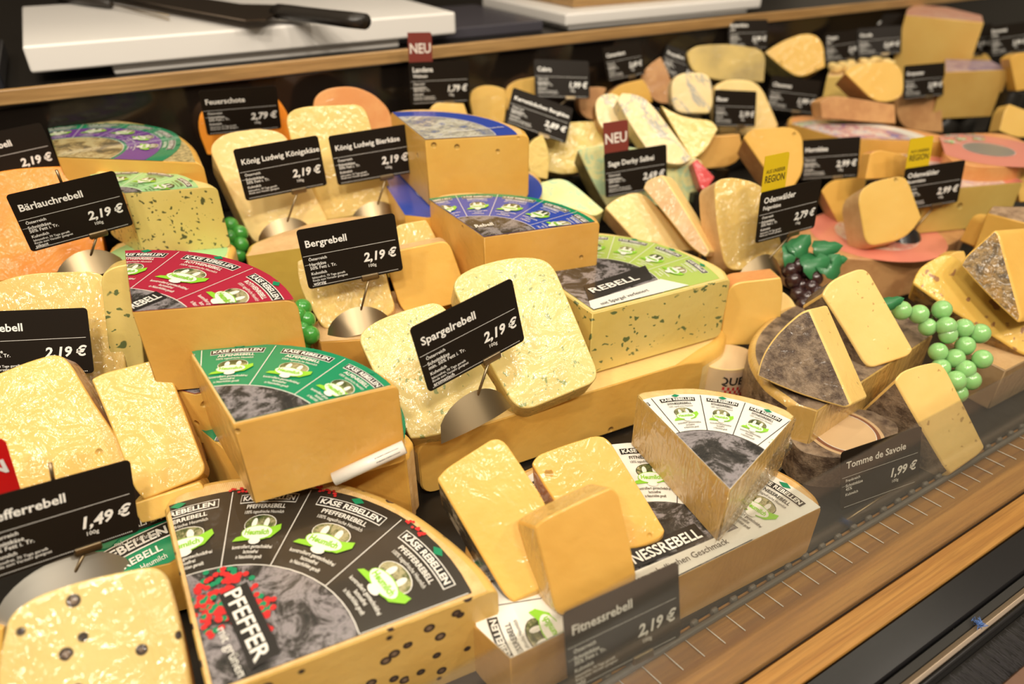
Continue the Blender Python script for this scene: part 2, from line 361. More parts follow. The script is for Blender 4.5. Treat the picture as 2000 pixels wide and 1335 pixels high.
child_box('outer_lip', (X0, yb[6]-.02, -.03), (X1, yb[5]-.0003, -.004), simple('brown_lip', (.14, .07, .04), .4), br, B0, .001)
# blue lint
bm = bmesh.new(); lp = at_z(1912, 1215, .0)
for k in range(26):
    p = lp+Vector((random.gauss(0, .0016), random.gauss(0, .0012), random.uniform(-.001, .0012))); pts = [p+Vector((random.gauss(0, .0015), random.gauss(0, .0015), random.gauss(0, .0008))) for _ in range(4)]
    add_tube(bm, pts, .00025, 5)
tag(bm_obj('lint', bm, [simple('blue_fluff', (.10, .20, .50), .8)], None, lp), 'small tuft of blue lint caught on the black trim', 'lint')
# toothed grey rail; thin pale rods imitate its reflection streaks on the wood
rail = empty('toothed_rail', (.6, .2, 0), 'grey toothed plastic rail between wheels and wooden ledge', 'rail'); Q0 = Vector((.6, .2, 0))
yr = at_z(1540, 1117, .002).y
child_box('bar', (X0, yr-.0030, .0), (X1, yr+.0015, .0045), GREYP, rail, Q0, .001)
# teeth at 105 px along the rail
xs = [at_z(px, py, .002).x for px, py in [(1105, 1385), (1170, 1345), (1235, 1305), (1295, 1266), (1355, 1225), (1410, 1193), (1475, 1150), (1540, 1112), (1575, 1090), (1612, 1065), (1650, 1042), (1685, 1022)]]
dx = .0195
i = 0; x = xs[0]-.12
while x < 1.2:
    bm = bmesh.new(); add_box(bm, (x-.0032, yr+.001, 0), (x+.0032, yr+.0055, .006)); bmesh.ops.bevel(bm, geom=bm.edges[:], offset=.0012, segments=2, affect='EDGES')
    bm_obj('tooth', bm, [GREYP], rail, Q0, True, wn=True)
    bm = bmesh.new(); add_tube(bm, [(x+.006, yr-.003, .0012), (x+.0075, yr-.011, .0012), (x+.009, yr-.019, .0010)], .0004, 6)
    bm_obj('reflection_streak', bm, [STREAK], rail, Q0)
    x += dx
# low glass pane in front
gy = yg+.0004
gtop = at_y(1500, 985, gy).z
gm, gt, gp = base_mat('pane_glass'); gt.n.remove(gp)
g1 = gt.add('ShaderNodeBsdfTransparent'); g1.inputs[0].default_value = (.93, .93, .90, 1)
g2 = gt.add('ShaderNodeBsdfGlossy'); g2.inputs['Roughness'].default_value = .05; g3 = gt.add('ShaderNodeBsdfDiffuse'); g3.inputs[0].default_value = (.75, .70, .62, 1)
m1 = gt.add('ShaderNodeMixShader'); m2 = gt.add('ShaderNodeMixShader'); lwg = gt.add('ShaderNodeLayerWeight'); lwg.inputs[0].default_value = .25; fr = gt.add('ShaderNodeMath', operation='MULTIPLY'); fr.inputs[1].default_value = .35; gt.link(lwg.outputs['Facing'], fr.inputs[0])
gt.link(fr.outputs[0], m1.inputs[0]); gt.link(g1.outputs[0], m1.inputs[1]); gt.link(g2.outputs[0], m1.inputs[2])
m2.inputs[0].default_value = .05; gt.link(m1.outputs[0], m2.inputs[1]); gt.link(g3.outputs[0], m2.inputs[2]); gt.link(m2.outputs[0], gm.node_tree.nodes['Material Output'].inputs[0])  # small beige diffuse share imitates the haze of reflected surroundings
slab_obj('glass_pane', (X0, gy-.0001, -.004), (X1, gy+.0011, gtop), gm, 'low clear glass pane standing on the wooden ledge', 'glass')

# ------------------------------------------------------------------ price cards
TAGS = {
'barlauch':(0.1285,-0.0403,0.0436,-0.0368,0.7098,0.2028),'upleft':(-0.05,0.15,0.10,-0.0881,0.8990,0.2078),'leftmid':(-0.2569,0.3930,-0.0936,-0.0915,0.6021,0.1387),
'front':(0.2459,0.1523,-0.2117,-0.0851,0.4087,0.1132),'feuer':(-0.0998,-0.1992,-0.0217,0.1557,0.8899,0.2272),'konig':(-0.0657,0.0319,0.0389,0.1573,0.7369,0.2013),
'bier':(-0.1936,0.0933,0.0575,0.2565,0.7362,0.1995),'berg':(-0.1504,0.1366,0.0311,0.1664,0.5590,0.1755),'spargel':(0.0779,0.1108,0.1442,0.1917,0.3808,0.1753),
'landana':(-0.0787,0.0880,-0.0483,0.4214,0.9014,0.2278),'kenn':(-0.1875,0.7436,-0.4611,0.5147,0.7949,0.1955),'k199':(-0.2146,0.4375,-0.0938,0.6135,0.8880,0.2143),
'k14':(0.0834,0.3507,0.0253,0.75,0.915,0.222),'k15':(-0.3549,0.4242,-0.3606,0.895,0.934,0.198),'derby':(-0.2092,0.1760,0.0418,0.5673,0.6513,0.1521),
'k17':(-0.0575,0.3195,-0.1339,0.8717,0.7827,0.1615),'k18':(-0.5476,0.2051,-0.1078,1.0448,0.8165,0.1550),'k19':(-0.2973,0.3731,-0.0135,1.04,0.933,0.236),
'k20':(-0.3303,0.3061,0.0801,1.3030,0.9230,0.1964),'k21':(-0.6496,0.3933,0.0960,1.36,0.890,0.205),'k21b':(-0.5,0.33,0.0024,1.46,0.945,0.209),
'k22':(-0.2241,0.3317,0.0040,1.2430,0.7118,0.1760),'k23':(-0.3052,0.3716,0.0672,1.5118,0.7936,0.2069),'k24':(-0.2891,0.3964,0.0694,1.5476,0.7488,0.2127),
'feigen':(-0.0496,0.0946,0.0082,0.6036,0.4465,0.1626),'k26':(-0.3883,0.2899,0.0193,0.8685,0.5950,0.1344),'oden':(-0.3075,0.1301,0.0563,0.8883,0.4583,0.1336),
'tomme':(-0.1628,0.2816,0.0193,0.4886,0.2169,0.0374),'fitness':(0.0121,0.3188,-0.0914,0.1925,0.1904,0.0710)}
SCL = {'k14': .93, 'k15': .879, 'k19': .901, 'k21': .948, 'k21b': 1.2}
def pose(k):
    y, p, r, a, b, c = TAGS[k]
    return Matrix.Translation((a, b, c)) @ Matrix.Rotation(y, 4, 'Z') @ Matrix.Rotation(PI/2-p, 4, 'X') @ Matrix.Rotation(r, 4, 'Z') @ Matrix.Scale(SCL.get(k, 1.0), 4)
CW, CH = .086, .054
def rrect(x0, y0, x1, y1, r, n=4, corners=(1, 1, 1, 1)):
    out = []
    for i, (cx, cy, a) in enumerate(((x1-r, y1-r, 0), (x0+r, y1-r, PI/2), (x0+r, y0+r, PI), (x1-r, y0+r, 1.5*PI))):
        if corners[i]: out += [(cx+r*math.cos(a+PI/2*k/n), cy+r*math.sin(a+PI/2*k/n)) for k in range(n+1)]
        else: out.append(((x1, y1), (x0, y1), (x0, y0), (x1, y0))[i])
    return out
def plate(name, pts, t, mat, parent, M=Matrix(), z0=0):
    bm = bmesh.new(); a = [bm.verts.new(M @ Vector((x, y, z0))) for x, y in pts]; b = [bm.verts.new(M @ Vector((x, y, z0-t))) for x, y in pts]
    bm.faces.new(a); bm.faces.new(b[::-1])
    for i in range(len(pts)): j = (i+1) % len(pts); bm.faces.new((a[j], a[i], b[i], b[j]))
    return bm_obj(name, bm, [mat], parent, None, False)
YFLAG = simple('yellow_flag', (.72, .50, .01), .35); RFLAG = simple('dark_red_flag', (.20, .035, .025), .35); RFLAG2 = simple('bright_red_flag', (.62, .01, .01), .35)
def card(key, label, title, price, info, foot=None, plate_r=.030, title2=None, flag=None, last='', small=True, plate_foot=True, group=None, holder_mat=None, clip=True, stub=False):
    M = pose(key); base = M @ Vector((0, -CH/2, 0))
    root = empty('price_card', base, label, 'price card', group)
    def loc(): return Matrix.Translation(-base) @ M
    L = loc()
    plate('card', rrect(-CW/2, -CH/2, CW/2, CH/2, .003), .0010, BLACK, root, L)
    bm = bmesh.new(); z = .00012; x0 = -CW/2+.005
    put_text(bm, title, L, x0, .0105 if not title2 else .0145, .0088 if len(title) < 19 else .0078, z=z, bold=.02)
    if title2: put_text(bm, title2, L, x0, .0075, .0058, z=z)
    put_rect(bm, L, -CW/2+.001, .0028, CW/2-.003, .0031, 0, z)
    put_rect(bm, L, -CW/2+.001, -.0052, x0+.014, -.0050, 0, z)
    for k, s in enumerate(info): put_text(bm, s, L, x0, (-.0018, -.0066, -.0100, -.0148)[k] - 0, (.0036, .0040, .0040, .0036)[k], z=z, bold=.012)
    if small:
        put_text(bm, 'laktosefrei, 70 Tage gereift', L, x0, -.0182, .0027, z=z, bold=.005)
        put_text(bm, 'Rinde zum Verzehr geeignet', L, x0, -.0209, .0027, z=z, bold=.005)
    if last: put_text(bm, last, L, x0, -.0243, .0040, z=z)
    put_text(bm, price, L, CW/2-.003, -.0118, .0112, z=z, align='R', bold=.03, shear=.2)
    put_text(bm, '100g', L, CW/2-.0235, -.0176, .0040, z=z, align='R', bold=.005)
    x = -CW/2+.004
    while x < CW/2-.004:
        put_rect(bm, L, x, -.0252, x+.0006, -.0246, 0, z); x += .0012
    bm_obj('lettering', bm, [WHITE], root, None, False)['label'] = 'white lettering and price on the card'
    if flag:
        txt, fm, tm = flag
        plate('flag', rrect(-CW/2+.001, CH/2-.001, -CW/2+.034, CH/2+.036, .003, corners=(1, 0, 0, 0)), .0006, fm, root, L, -.0012)['label'] = 'coloured flag behind the card'
        bm = bmesh.new(); zz = -.0010
        if txt == 'NEU': put_text(bm, 'NEU', L, -CW/2+.0175, CH/2+.011, .017, width=.029, z=zz, align='C', bold=.02)
        else:
            put_text(bm, 'AUS UNSERER', L, -CW/2+.0175, CH/2+.018, .0052, width=.026, z=zz, align='C', bold=.01)
            put_text(bm, 'REGION', L, -CW/2+.0175, CH/2+.0085, .0105, width=.027, z=zz, align='C', bold=.015)
        bm_obj('flag_lettering', bm, [tm], root, None, False)
    if clip:
        bm = bmesh.new(); add_box(bm, (.004, -CH/2-.003, -.0022), (.020, -CH/2+.0030, .0016), M=L)
        bmesh.ops.bevel(bm, geom=bm.edges[:], offset=.0008, segments=2, affect='EDGES')
        bm_obj('clip', bm, [METAL], root, None, True, wn=True)
    if stub:
        bm = bmesh.new(); add_tube(bm, [L @ Vector((.0, CH/2-.004, -.002)), L @ Vector((.0, CH/2+.011, -.002))], .0012, 8); bm_obj('pole_tip', bm, [METAL], root)
    if foot:
        n = (M.to_3x3() @ Vector((0, 0, 1)))
        fp_ = at_plane(foot[0], foot[1], M @ Vector((0, 0, -.001)), n)
        top = M @ Vector((.012, -CH/2+.001, -.001))
        bm = bmesh.new(); add_tube(bm, [top-base, (top+fp_)/2-base, fp_-base], .0011, 8); bm_obj('pole', bm, [METAL], root)
        if plate_foot:
            # bent half-disc foot
            bm = bmesh.new(); Rr = plate_r; NX = 14; NY = 6; g = {}
            ax = (M.to_3x3() @ Vector((1, 0, 0))); ax.z *= .6; ax.normalize(); up = Vector((0, .62, .78)); up = (up-ax*up.dot(ax)).normalized(); out = ax.cross(up)
            for i in range(NX+1):
                u = -1+2*i/NX
                for j in range(NY+1):
                    hh = math.sqrt(max(0, 1-u*u))*j/NY
                    for s in (0, 1):
                        p = fp_-base+ax*(u*Rr*1.08)+up*(hh*Rr*.85-.014)+out*(-.014*u*u+.005+.0008*s); g[i, j, s] = bm.verts.new(p)
            for i in range(NX):
                for j in range(NY):
                    for s in (0, 1):
                        f = (g[i, j, s], g[i+1, j, s], g[i+1, j+1, s], g[i, j+1, s])
                        try: bm.faces.new(f if s else f[::-1])
                        except ValueError: pass
            bmesh.ops.remove_doubles(bm, verts=bm.verts[:], dist=1e-6)
            bm_obj('foot_plate', bm, [holder_mat or METAL], root)['label'] = 'bent half-round metal foot'
    return root
CHI = ['Österreich', 'Schnittkäse', '50% Fett i. Tr.', 'Kuhmilch']
HAI = ['Österreich', 'Hartkäse', '50% Fett i. Tr.', 'Kuhmilch']
NEUF = ('NEU', RFLAG, simple('flag_text_white', (.8, .72, .65), .5)); REGF = ('REG', YFLAG, simple('flag_text_dark', (.05, .035, .01), .5))
card('barlauch', 'black price card at left in front of the orange cheese, 2,19 €', 'Bärlauchrebell', '2,19 €', CHI, (172, 515), last='pikant', stub=True)
card('upleft', 'black price card at the upper left edge, below the purple-labelled wheel', 'Kräuterrebell', '2,19 €', CHI, None)
card('leftmid', 'black price card at left edge leaning on the white wrapped chunk', 'Bierrebell', '2,19 €', CHI, None)
card('front', 'black price card with 1,49 € at the lower left', 'Pfefferrebell', '1,49 €', CHI, (130, 1150), stub=True, plate_r=.040, holder_mat=GREYM, flag=('N', RFLAG2, WHITE) if False else None)
card('feuer', 'black price card with 2,79 € below the wooden rail', 'Feuerschote', '2,79 €', CHI, (490, 300), plate_foot=False)
card('konig', 'black price card on a pole before the pale leaning wedge, left of a like card', 'König Ludwig Königskäse', '2,19 €', CHI, (556, 448))
card('bier', 'black price card directly left of the big blue-labelled wheel', 'König Ludwig Bierkäse', '2,19 €', CHI, (733, 415))
card('berg', 'black price card on a pole between the red wheel and the small blue wheel', 'Bergrebell', '2,19 €', HAI, (700, 625), last='würzig')
card('spargel', 'black price card tilted at the centre, before the green-flecked wedges', 'Spargelrebell', '2,19 €', ['Österreich', 'Schnittkäse', 'min. 50% Fett i. Tr.', 'Kuhmilch'], (925, 795), last='aromatisch')
card('landana', 'black price card with a dark red flag, nearest the white board', 'Landana', '1,79 €', CHI, (855, 222), title2='Walnuss', flag=NEUF, plate_foot=False)
card('kenn', 'black price card slanting down to the right behind the big blue wheel', 'Kernstückchen Bergkäse', '2,89 €', CHI, None)
card('k199', 'black price card with 1,99 € in the back row, clipped above a slanting card', 'Cabra', '1,99 €', CHI, (1065, 225), plate_foot=False)
card('k14', 'black price card in the back row left of the brown wedge', 'Camembert', '2,69 €', CHI, None)
card('k15', 'black price card slanting above the ivory cheese with a blue vein', 'Roquefort', '2,99 €', CHI, None)
card('derby', 'black price card with a dark red flag among the green marbled cheeses', 'Sage Derby Salbei', '2,69 €', CHI, None, flag=NEUF, clip=False)
card('k17', 'small black price card on a pole in front of the plain ivory cheese', 'Blauer', '2,19 €', CHI, (1411, 300), plate_foot=False)
card('k18', 'black price card between the ivory cheese and the brown wrapped wedge', 'Chaumes', '1,99 €', CHI, (1522, 262), plate_foot=False)
card('k19', 'black price card on a pole in front of the end of the second cutting board', 'Butterkäse', '2,99 €', CHI, (1450, 150), title2='mild', plate_foot=False)
card('k20', 'black price card right of the pale wedge with a dark rind at the back', 'Ziegen', '2,99 €', CHI, None, title2='käse')
card('k21', 'black price card in front of another card, above the cheese crumbs', 'Gouda', '2,69 €', CHI, (1700, 130), plate_foot=False)
card('k21b', 'black price card half hidden, left of the pink-topped block', 'Edamer', '2,69 €', CHI, None)
card('k22', 'black price card before the big tan block with a purple top', 'Greyerzer', '2,99 €', CHI, None)
card('k23', 'black price card at upper right, left one of a pair', 'Appen zell', '2,99 €', CHI, None, title2='extra')
card('k24', 'black price card at the upper right edge, right one of a pair', 'Emmental', '2,99 €', CHI, None, title2='Höhle')
card('feigen', 'black price card with a yellow flag nearest the dark grapes, 2,79 €', 'Odenwälder', '2,79 €', CHI, (1488, 520), title2='Feigenkäse', flag=REGF)
card('k26', 'black price card with 2,99 € between the two yellow-flagged cards', 'Hornklee', '2,99 €', CHI, None)
card('oden', 'black price card with a yellow flag, the right-hand one, on a pole', 'Odenwälder', '2,99 €', CHI, (1774, 460), title2='Bauernkäse', flag=REGF, holder_mat=DARK2, plate_r=.024)
card('tomme', 'brownish price card with 1,99 € behind the glass at right', 'Tomme de Savoie', '1,99 €', ['Frankreich', 'Schnittkäse', '45%', 'Kuhmilch'], (1652, 1016), small=False, plate_foot=False, clip=False)
card('fitness', 'black price card with 2,19 € at the bottom centre behind the glass', 'Fitnessrebell', '2,19 €', ['Österreich', 'Schnittkäse', '35% Fett i. Tr.', 'Kuhmilch'], None, last='mild')
# partly seen cards
fr_ = empty('price_flag', at_pile(20, 960), 'bright red flag at the left edge above the 1,49 € card', 'flag'); b0 = fr_.location.copy()
pts = [at_y(x, y, .44) for x, y in [(-60, 850), (4, 858), (12, 864), (40, 955), (36, 975), (-60, 1000)]]
bm = bmesh.new(); a = [bm.verts.new(p-b0) for p in pts]; b = [bm.verts.new(p-b0+Vector((0, .0008, 0))) for p in pts]; bm.faces.new(a[::-1]); bm.faces.new(b)
for i in range(6): bm.faces.new((a[i], a[(i+1)%6], b[(i+1)%6], b[i]))
bm_obj('flag_plate', bm, [RFLAG2], fr_, None, False)
bm = bmesh.new(); MM = Matrix.Translation(at_y(-18, 930, .4395)-b0) @ Matrix.Rotation(PI/2, 4, 'X'); put_text(bm, 'N', MM, 0, 0, .014, bold=.03, z=.0002); bm_obj('flag_lettering', bm, [WHITE], fr_, None, False)
# ------------------------------------------------------------------ cheeses
def spline(pts, n):
    P = [pts[0]*2-pts[1]]+pts+[pts[-1]*2-pts[-2]]; out = []
    for i in range(1, len(P)-2):
        for k in range(n):
            t = k/n; a, b, c, d = P[i-1], P[i], P[i+1], P[i+2]
            out.append(.5*((2*b)+(c-a)*t+(2*a-5*b+4*c-d)*t*t+(3*b-a-3*c+d)*t*t*t))
    out.append(pts[-1]); return out
def split_parts(bm, mats, root, names, origin):
    me = bpy.data.meshes.new('tmp'); bm.to_mesh(me); bm.free(); out = []
    for k, (nm, mt) in enumerate(zip(names, mats)):
        b = bmesh.new(); b.from_mesh(me)
        bmesh.ops.delete(b, geom=[f for f in b.faces if f.material_index != k], context='FACES')
        if not b.faces: b.free(); continue
        for f in b.faces: f.material_index = 0
        out.append(bm_obj(nm, b, [mt], root, origin, True, wn=True))
    bpy.data.meshes.remove(me); return out
def fit_circle(P):
    A = np.array([[2*p.x, 2*p.y, 1] for p in P]); b = np.array([p.x**2+p.y**2 for p in P]); s = np.linalg.lstsq(A, b, rcond=None)[0]
    return Vector((s[0], s[1], 0)), math.sqrt(s[2]+s[0]**2+s[1]**2)
def clip(bm, lines, off, ins=.0004):
    for p, n in lines:                          # n points outwards
        bmesh.ops.bisect_plane(bm, geom=bm.verts[:]+bm.edges[:]+bm.faces[:], dist=1e-7, plane_co=p-off-n*ins, plane_no=n, clear_outer=True)
def arcrect(bm, M, ang0, ang1, r0, r1, mat, z, n=10):
    for k in range(n):
        a, b = ang0+(ang1-ang0)*k/n, ang0+(ang1-ang0)*(k+1)/n
        put_poly(bm, M, [(r0*math.sin(a), r0*math.cos(a)), (r1*math.sin(a), r1*math.cos(a)), (r1*math.sin(b), r1*math.cos(b)), (r0*math.sin(b), r0*math.cos(b))][::-1], mat, z)
def wheel(name, label, top, arc, z, h, paste, rnd, rim=.006, design=None, group=None, cr=None, rr=.005, z_parts=None):
    P = [at_z(x, y, z) for x, y in top]; i0, i1 = arc
    A = spline(P[i0:i1+1], 6) if i1-i0 >= 2 else P[i0:i1+1]
    rest = P[i1+1:]+P[:i0]
    poly = A+rest; flags = [True]*(len(A)-1)+[False]*(len(rest)+1)     # flags[i]: side i..i+1 is rim
    area2 = sum(a.x*b.y-b.x*a.y for a, b in zip(poly, poly[1:]+poly[:1]))
    if area2 < 0:
        poly = poly[::-1]; flags = flags[::-1]; flags = flags[1:]+flags[:1]
    n = len(poly); cen = sum(poly, Vector())/n; base = Vector((cen.x, cen.y, z-h))
    root = empty(name, base, label, 'cheese', group)
    bm = bmesh.new()
    T = [bm.verts.new(p-base) for p in poly]; B = [bm.verts.new(p-base-Vector((0, 0, h))) for p in poly]
    ft_ = bm.faces.new(T); ft_.material_index = 1; bm.faces.new(B[::-1]).material_index = 1 if any(flags) else 0
    for i in range(n):
        f = bm.faces.new((T[i], B[i], B[(i+1) % n], T[(i+1) % n])); f.material_index = 1 if flags[i] else 0
    rims = [e for e in bm.edges if any(e.verts[0] in L and e.verts[1] in L for L in (T, B)) and any(f.material_index == 1 and abs(f.normal.z) < .5 for f in e.link_faces)]
    bm.normal_update()
    rims = [e for e in bm.edges if len(e.link_faces) == 2 and sorted((abs(e.link_faces[0].normal.z) > .5, abs(e.link_faces[1].normal.z) > .5)) == [False, True]
            and all(f.material_index == 1 for f in e.link_faces)]
    bmesh.ops.bevel(bm, geom=rims, offset=rr, segments=4, affect='EDGES', profile=.5, clamp_overlap=True)
    bm.normal_update()
    ed = [e for e in bm.edges if len(e.link_faces) == 2 and e.calc_face_angle(0) > .8]
    bmesh.ops.bevel(bm, geom=ed, offset=.0012, segments=2, affect='EDGES', clamp_overlap=True)
    split_parts(bm, (paste, rnd), root, ('cheese_body', 'rind'), None)
    if design:
        c, R = (cr if cr else fit_circle(A)); c = Vector((c[0], c[1], z)); RL = R-rim
        lines = []
        for i in range(n):
            if not flags[i]:
                a, b = poly[i], poly[(i+1) % n]; d = (b-a).normalized(); lines.append((a, Vector((d.y, -d.x, 0))))
        off = base
        bm = bmesh.new(); M0 = Matrix.Translation(c-base)
        put_poly(bm, M0, ell(0, 0, RL, RL, 72), 0, .0003); clip(bm, lines, off, design.get('inset', .0004))
        lab = bm_obj('paper_label', bm, [INK[design['base']]], root, None, False); lab['label'] = design.get('label', 'printed paper label')
        bm = bmesh.new(); mats = [INK['white'], INK['black'], INK['green'], INK['lgreen'], PIC2, design.get('pic', PIC), INK['red'], INK[design.get('sub', 'white')], INK[design.get('ringc', design['base'])]]
        rc = design.get('rc', .55)*RL; seps = design['seps']; W = RL-rc
        if design.get('ring'): 
            put = design['ring']; arcrect(bm, M0, 0, 2*PI, RL*put[0], RL*put[1], 8, .00045, 72)
        put_poly(bm, M0, ell(0, 0, rc, rc, 60), 5, .0005)
        arcrect(bm, M0, 0, 2*PI, rc, rc+.0006, 0 if design['base'] != 'white' else 1, .0007, 60)
        sepm = 0 if design['base'] != 'white' else 1
        for k, sd in enumerate([] if design.get('plain') else seps):
            M = M0 @ Matrix.Rotation(math.radians(sd-90), 4, 'Z')
            put_rect(bm, M, -.0003, rc, .0003, RL*.985, sepm, .0007)
        steps = [abs(seps[k+1]-seps[k]) for k in range(len(seps)-1)]
        mids = [(seps[0]+seps[1])/2+seps[0]-seps[1]]+[(seps[k]+seps[k+1])/2 for k in range(len(seps)-1)]+[seps[-1]-(seps[-2]-seps[-1])/2]
        ts = 7 if design['base'] != 'white' else 1
        for k, a in enumerate([] if design.get('plain') else mids):
            st = math.radians(steps[min(max(k-1, 0), len(steps)-1)]); M = M0 @ Matrix.Rotation(math.radians(a-90), 4, 'Z')
            V = lambda q: rc+W*q
            bw = min(st*.90, 1.0)
            # dark banner with white frame
            arcrect(bm, M, -bw*.42, bw*.42, V(.785), V(.905), 0, .0006); arcrect(bm, M, -bw*.412, bw*.412, V(.795), V(.895), 1, .0008)
            put_text(bm, design.get('maker', 'KÄSE REBELLEN'), M, 0, V(.812), W*.090, width=V(.84)*bw*.76, z=.0011, align='C', bold=.03, arc=V(.84))
            put_text(bm, design['title'], M, 0, V(.70), W*.075, width=V(.72)*bw*.60, mat=ts, z=.0011, align='C', bold=.02, arc=V(.72))
            put_text(bm, '100% tagesfrische Heumilch', M, 0, V(.63), W*.06, width=V(.65)*bw*.62, mat=ts, z=.0011, align='C', bold=.0, arc=V(.65))
            put_poly(bm, M, [(0, V(.905)), (W*.075, V(.95)), (0, V(.995)), (-W*.075, V(.95))], 2, .0009)
            ow = V(.5)*bw*.27
            put_poly(bm, M, ell(0, V(.49), ow, W*.125), ts, .0007); put_poly(bm, M, ell(0, V(.49), ow*.96, W*.115), 4, .0009)
            for s in (-1, 1): put_poly(bm, M, ell(s*ow*.38, V(.50), ow*.17, W*.065, 10), 0, .0011)
            put_poly(bm, M, [(-ow*1.35, V(.27)), (-ow*1.2, V(.32)), (ow*1.35, V(.48)), (ow*1.4, V(.41)), (ow*.9, V(.31))], 3, .0012)
            put_poly(bm, M, ell(0, V(.375), ow*.98, W*.095), 3, .0013); put_poly(bm, M, ell(0, V(.375), ow*.93, W*.083), 0, .0015)
            put_text(bm, 'Heumilch', M, 0, V(.345), W*.095, width=ow*1.5, mat=3, z=.0018, align='C', bold=.035)
            put_poly(bm, M, ell(0, V(.27), ow*.36, W*.04, 10), 0, .0016)
            for q, s in ((.19, 'kontrolliert gentechnikfrei'), (.13, 'lactosefrei'), (.07, 'in Naturhöhlen gereift')):
                put_text(bm, s, M, 0, V(q), W*.06, width=V(q)*bw*(.78, .3, .55)[(q < .17)+(q < .1)], mat=ts, z=.0011, align='C', bold=.01, arc=V(q))
            if design.get('berries'):
                rnd_ = random.Random(k)
                for _ in range(16): put_poly(bm, M, ell(rnd_.uniform(-.011, .011)-V(.9)*st*.36, V(.95)+rnd_.uniform(-.0022, .0022), .0013, .0011, 7), 6, .0009+rnd_.random()*.0003)
        for it in design.get('extra', []): it(bm, M0, c)
        clip(bm, lines, off, design.get('inset', .0004)+.0002)
        bm_obj('printing', bm, mats, lab, None, False)
    return root
def line_text(s, p1, p2, z, size, mat=0, box=None, zz=.0016, boxm=1, bold=.02):
    def f(bm, M0, c):
        a = at_z(*p1, z); b = at_z(*p2, z); d = (b-a); L = d.length; a = Vector((a.x, a.y, 0))-Vector((c.x, c.y, 0))
        M = M0 @ Matrix.Translation(a) @ Matrix.Rotation(math.atan2(d.y, d.x), 4, 'Z')
        if box is not None: put_rect(bm, M, -size*box, -size*.22, L+size*box, size*1.05, boxm, zz-.0006)
        put_text(bm, s, M, 0, 0, size, width=L, mat=mat, z=zz, bold=bold)
    return f
def blob_cluster(pts, z, r, n, mats=(6, 2), seed=1, spread=.012):
    def f(bm, M0, c):
        rn = random.Random(seed)
        for px, py in pts:
            p = at_z(px, py, z)-Vector((c.x, c.y, 0)); p.z = 0
            for k in range(n):
                q = p+Vector((rn.gauss(0, spread), rn.gauss(0, spread), 0)); M = M0 @ Matrix.Translation(Vector((q.x, q.y, 0)))
                put_poly(bm, M, ell(0, 0, r, r, 9), mats[0] if rn.random() < .78 else mats[1], .0012+rn.random()*.0005)
    return f
def px_poly(pts, z, mat, zz):
    def f(bm, M0, c):
        q = [at_z(x, y, z)-Vector((c.x, c.y, 0)) for x, y in pts]
        put_poly(bm, M0, [(p.x, p.y) for p in q], mat, zz)
    return f
def chunk(label, face, low, yaw, tilt, t, back=None, paste=None, rnd=None, rinds=(), facemat=0, z=None, dz=0.0, bev=.0014, taper=1.0, name='cheese_wedge', group=None):
    p0 = at_z(low[0], low[1], z) if z is not None else at_pile(low[0], low[1], dz)
    n = normal(yaw, tilt); P = [at_plane(x, y, p0, n) for x, y in face]
    E_ = [i in rinds for i in range(len(P))]      # corner rounding of blunt corners
    bi = back[0] if back else None; bpt = P[bi] if back else None
    if back: ext = at_plane(back[1][0], back[1][1], P[back[0]]-n*t, n)-P[back[0]]
    else: ext = -n*t
    if ext.length > t*2.8: ext = ext.normalized()*t*2.8
    for lim, fr_c in ((122, .22), (146, .22)):
        NP, NE = [], []; m = len(P)
        for i in range(m):
            a, b, c = P[i-1], P[i], P[(i+1) % m]; ang = math.degrees((a-b).angle(c-b))
            if ang > lim:
                la, lc = (a-b).length, (c-b).length; q = min(la, lc)*fr_c*1.1
                NP += [b+(a-b)*(min(q*1.3, la*.45)/la), b+(c-b)*(min(q*1.3, lc*.45)/lc)]; NE += [E_[i-1] or E_[i], E_[i]]
            else: NP.append(b); NE.append(E_[i])
        P, E_ = NP, NE
    cen = sum(P, Vector())/len(P); Q = [cen+(p-cen)*taper+ext for p in P]
    zb = min(min(p.z for p in P), min(p.z for p in Q)); base = Vector(((cen+ext/2).x, (cen+ext/2).y, zb))
    root = empty(name, base, label, 'cheese', group)
    bm = bmesh.new(); A = [bm.verts.new(p-base) for p in P]; B = [bm.verts.new(p-base) for p in Q]; m = len(P)
    bm.faces.new(A).material_index = facemat; bm.faces.new(B[::-1]).material_index = facemat
    for i in range(m):
        f = bm.faces.new((A[i], B[i], B[(i+1) % m], A[(i+1) % m])); f.material_index = (1 if E_[i] else 0) if not facemat else (0 if E_[i] else 1)
    bmesh.ops.recalc_face_normals(bm, faces=bm.faces[:])
    ed = [e for e in bm.edges if e.calc_face_angle(0) > .5]
    bmesh.ops.bevel(bm, geom=ed, offset=bev, segments=2, affect='EDGES', profile=.5, clamp_overlap=True)
    split_parts(bm, (paste, rnd or RT), root, ('cheese_body', 'rind'), None)
    return root
KN = 'KÄSE REBELLEN'
# ---- wheels with printed tops
wheel('cheese_round', 'big quarter wheel with a black peppercorn-and-berry label at bottom left',
  [(318, 985), (335, 962), (400, 936), (500, 924), (640, 932), (720, 952), (800, 988), (880, 1045), (940, 1100), (975, 1148), (300, 1410+0), (398, 1362)][:10]+[(406, 1364)], (0, 9), .08, .076, PEP, RW, rim=.013, rr=.008,
  design=dict(base='choc', inset=.0035, seps=[99, 71.8, 51, 20.1+3, -6], rc=.55, title='PFEFFERREBELL', berries=True, label='black printed label with berries',
    extra=[line_text('PFEFFER', (440, 1165), (500, 1300), .08, .0135, box=.12, zz=.0026), line_text('mit grünem', (425, 1235), (470, 1335), .08, .0075, zz=.0026, bold=0),
      blob_cluster([(405, 1150), (430, 1180), (395, 1190), (450, 1130), (420, 1215), (480, 1170), (510, 1195), (500, 1215)], .08, .0020, 24, spread=.0052)]))
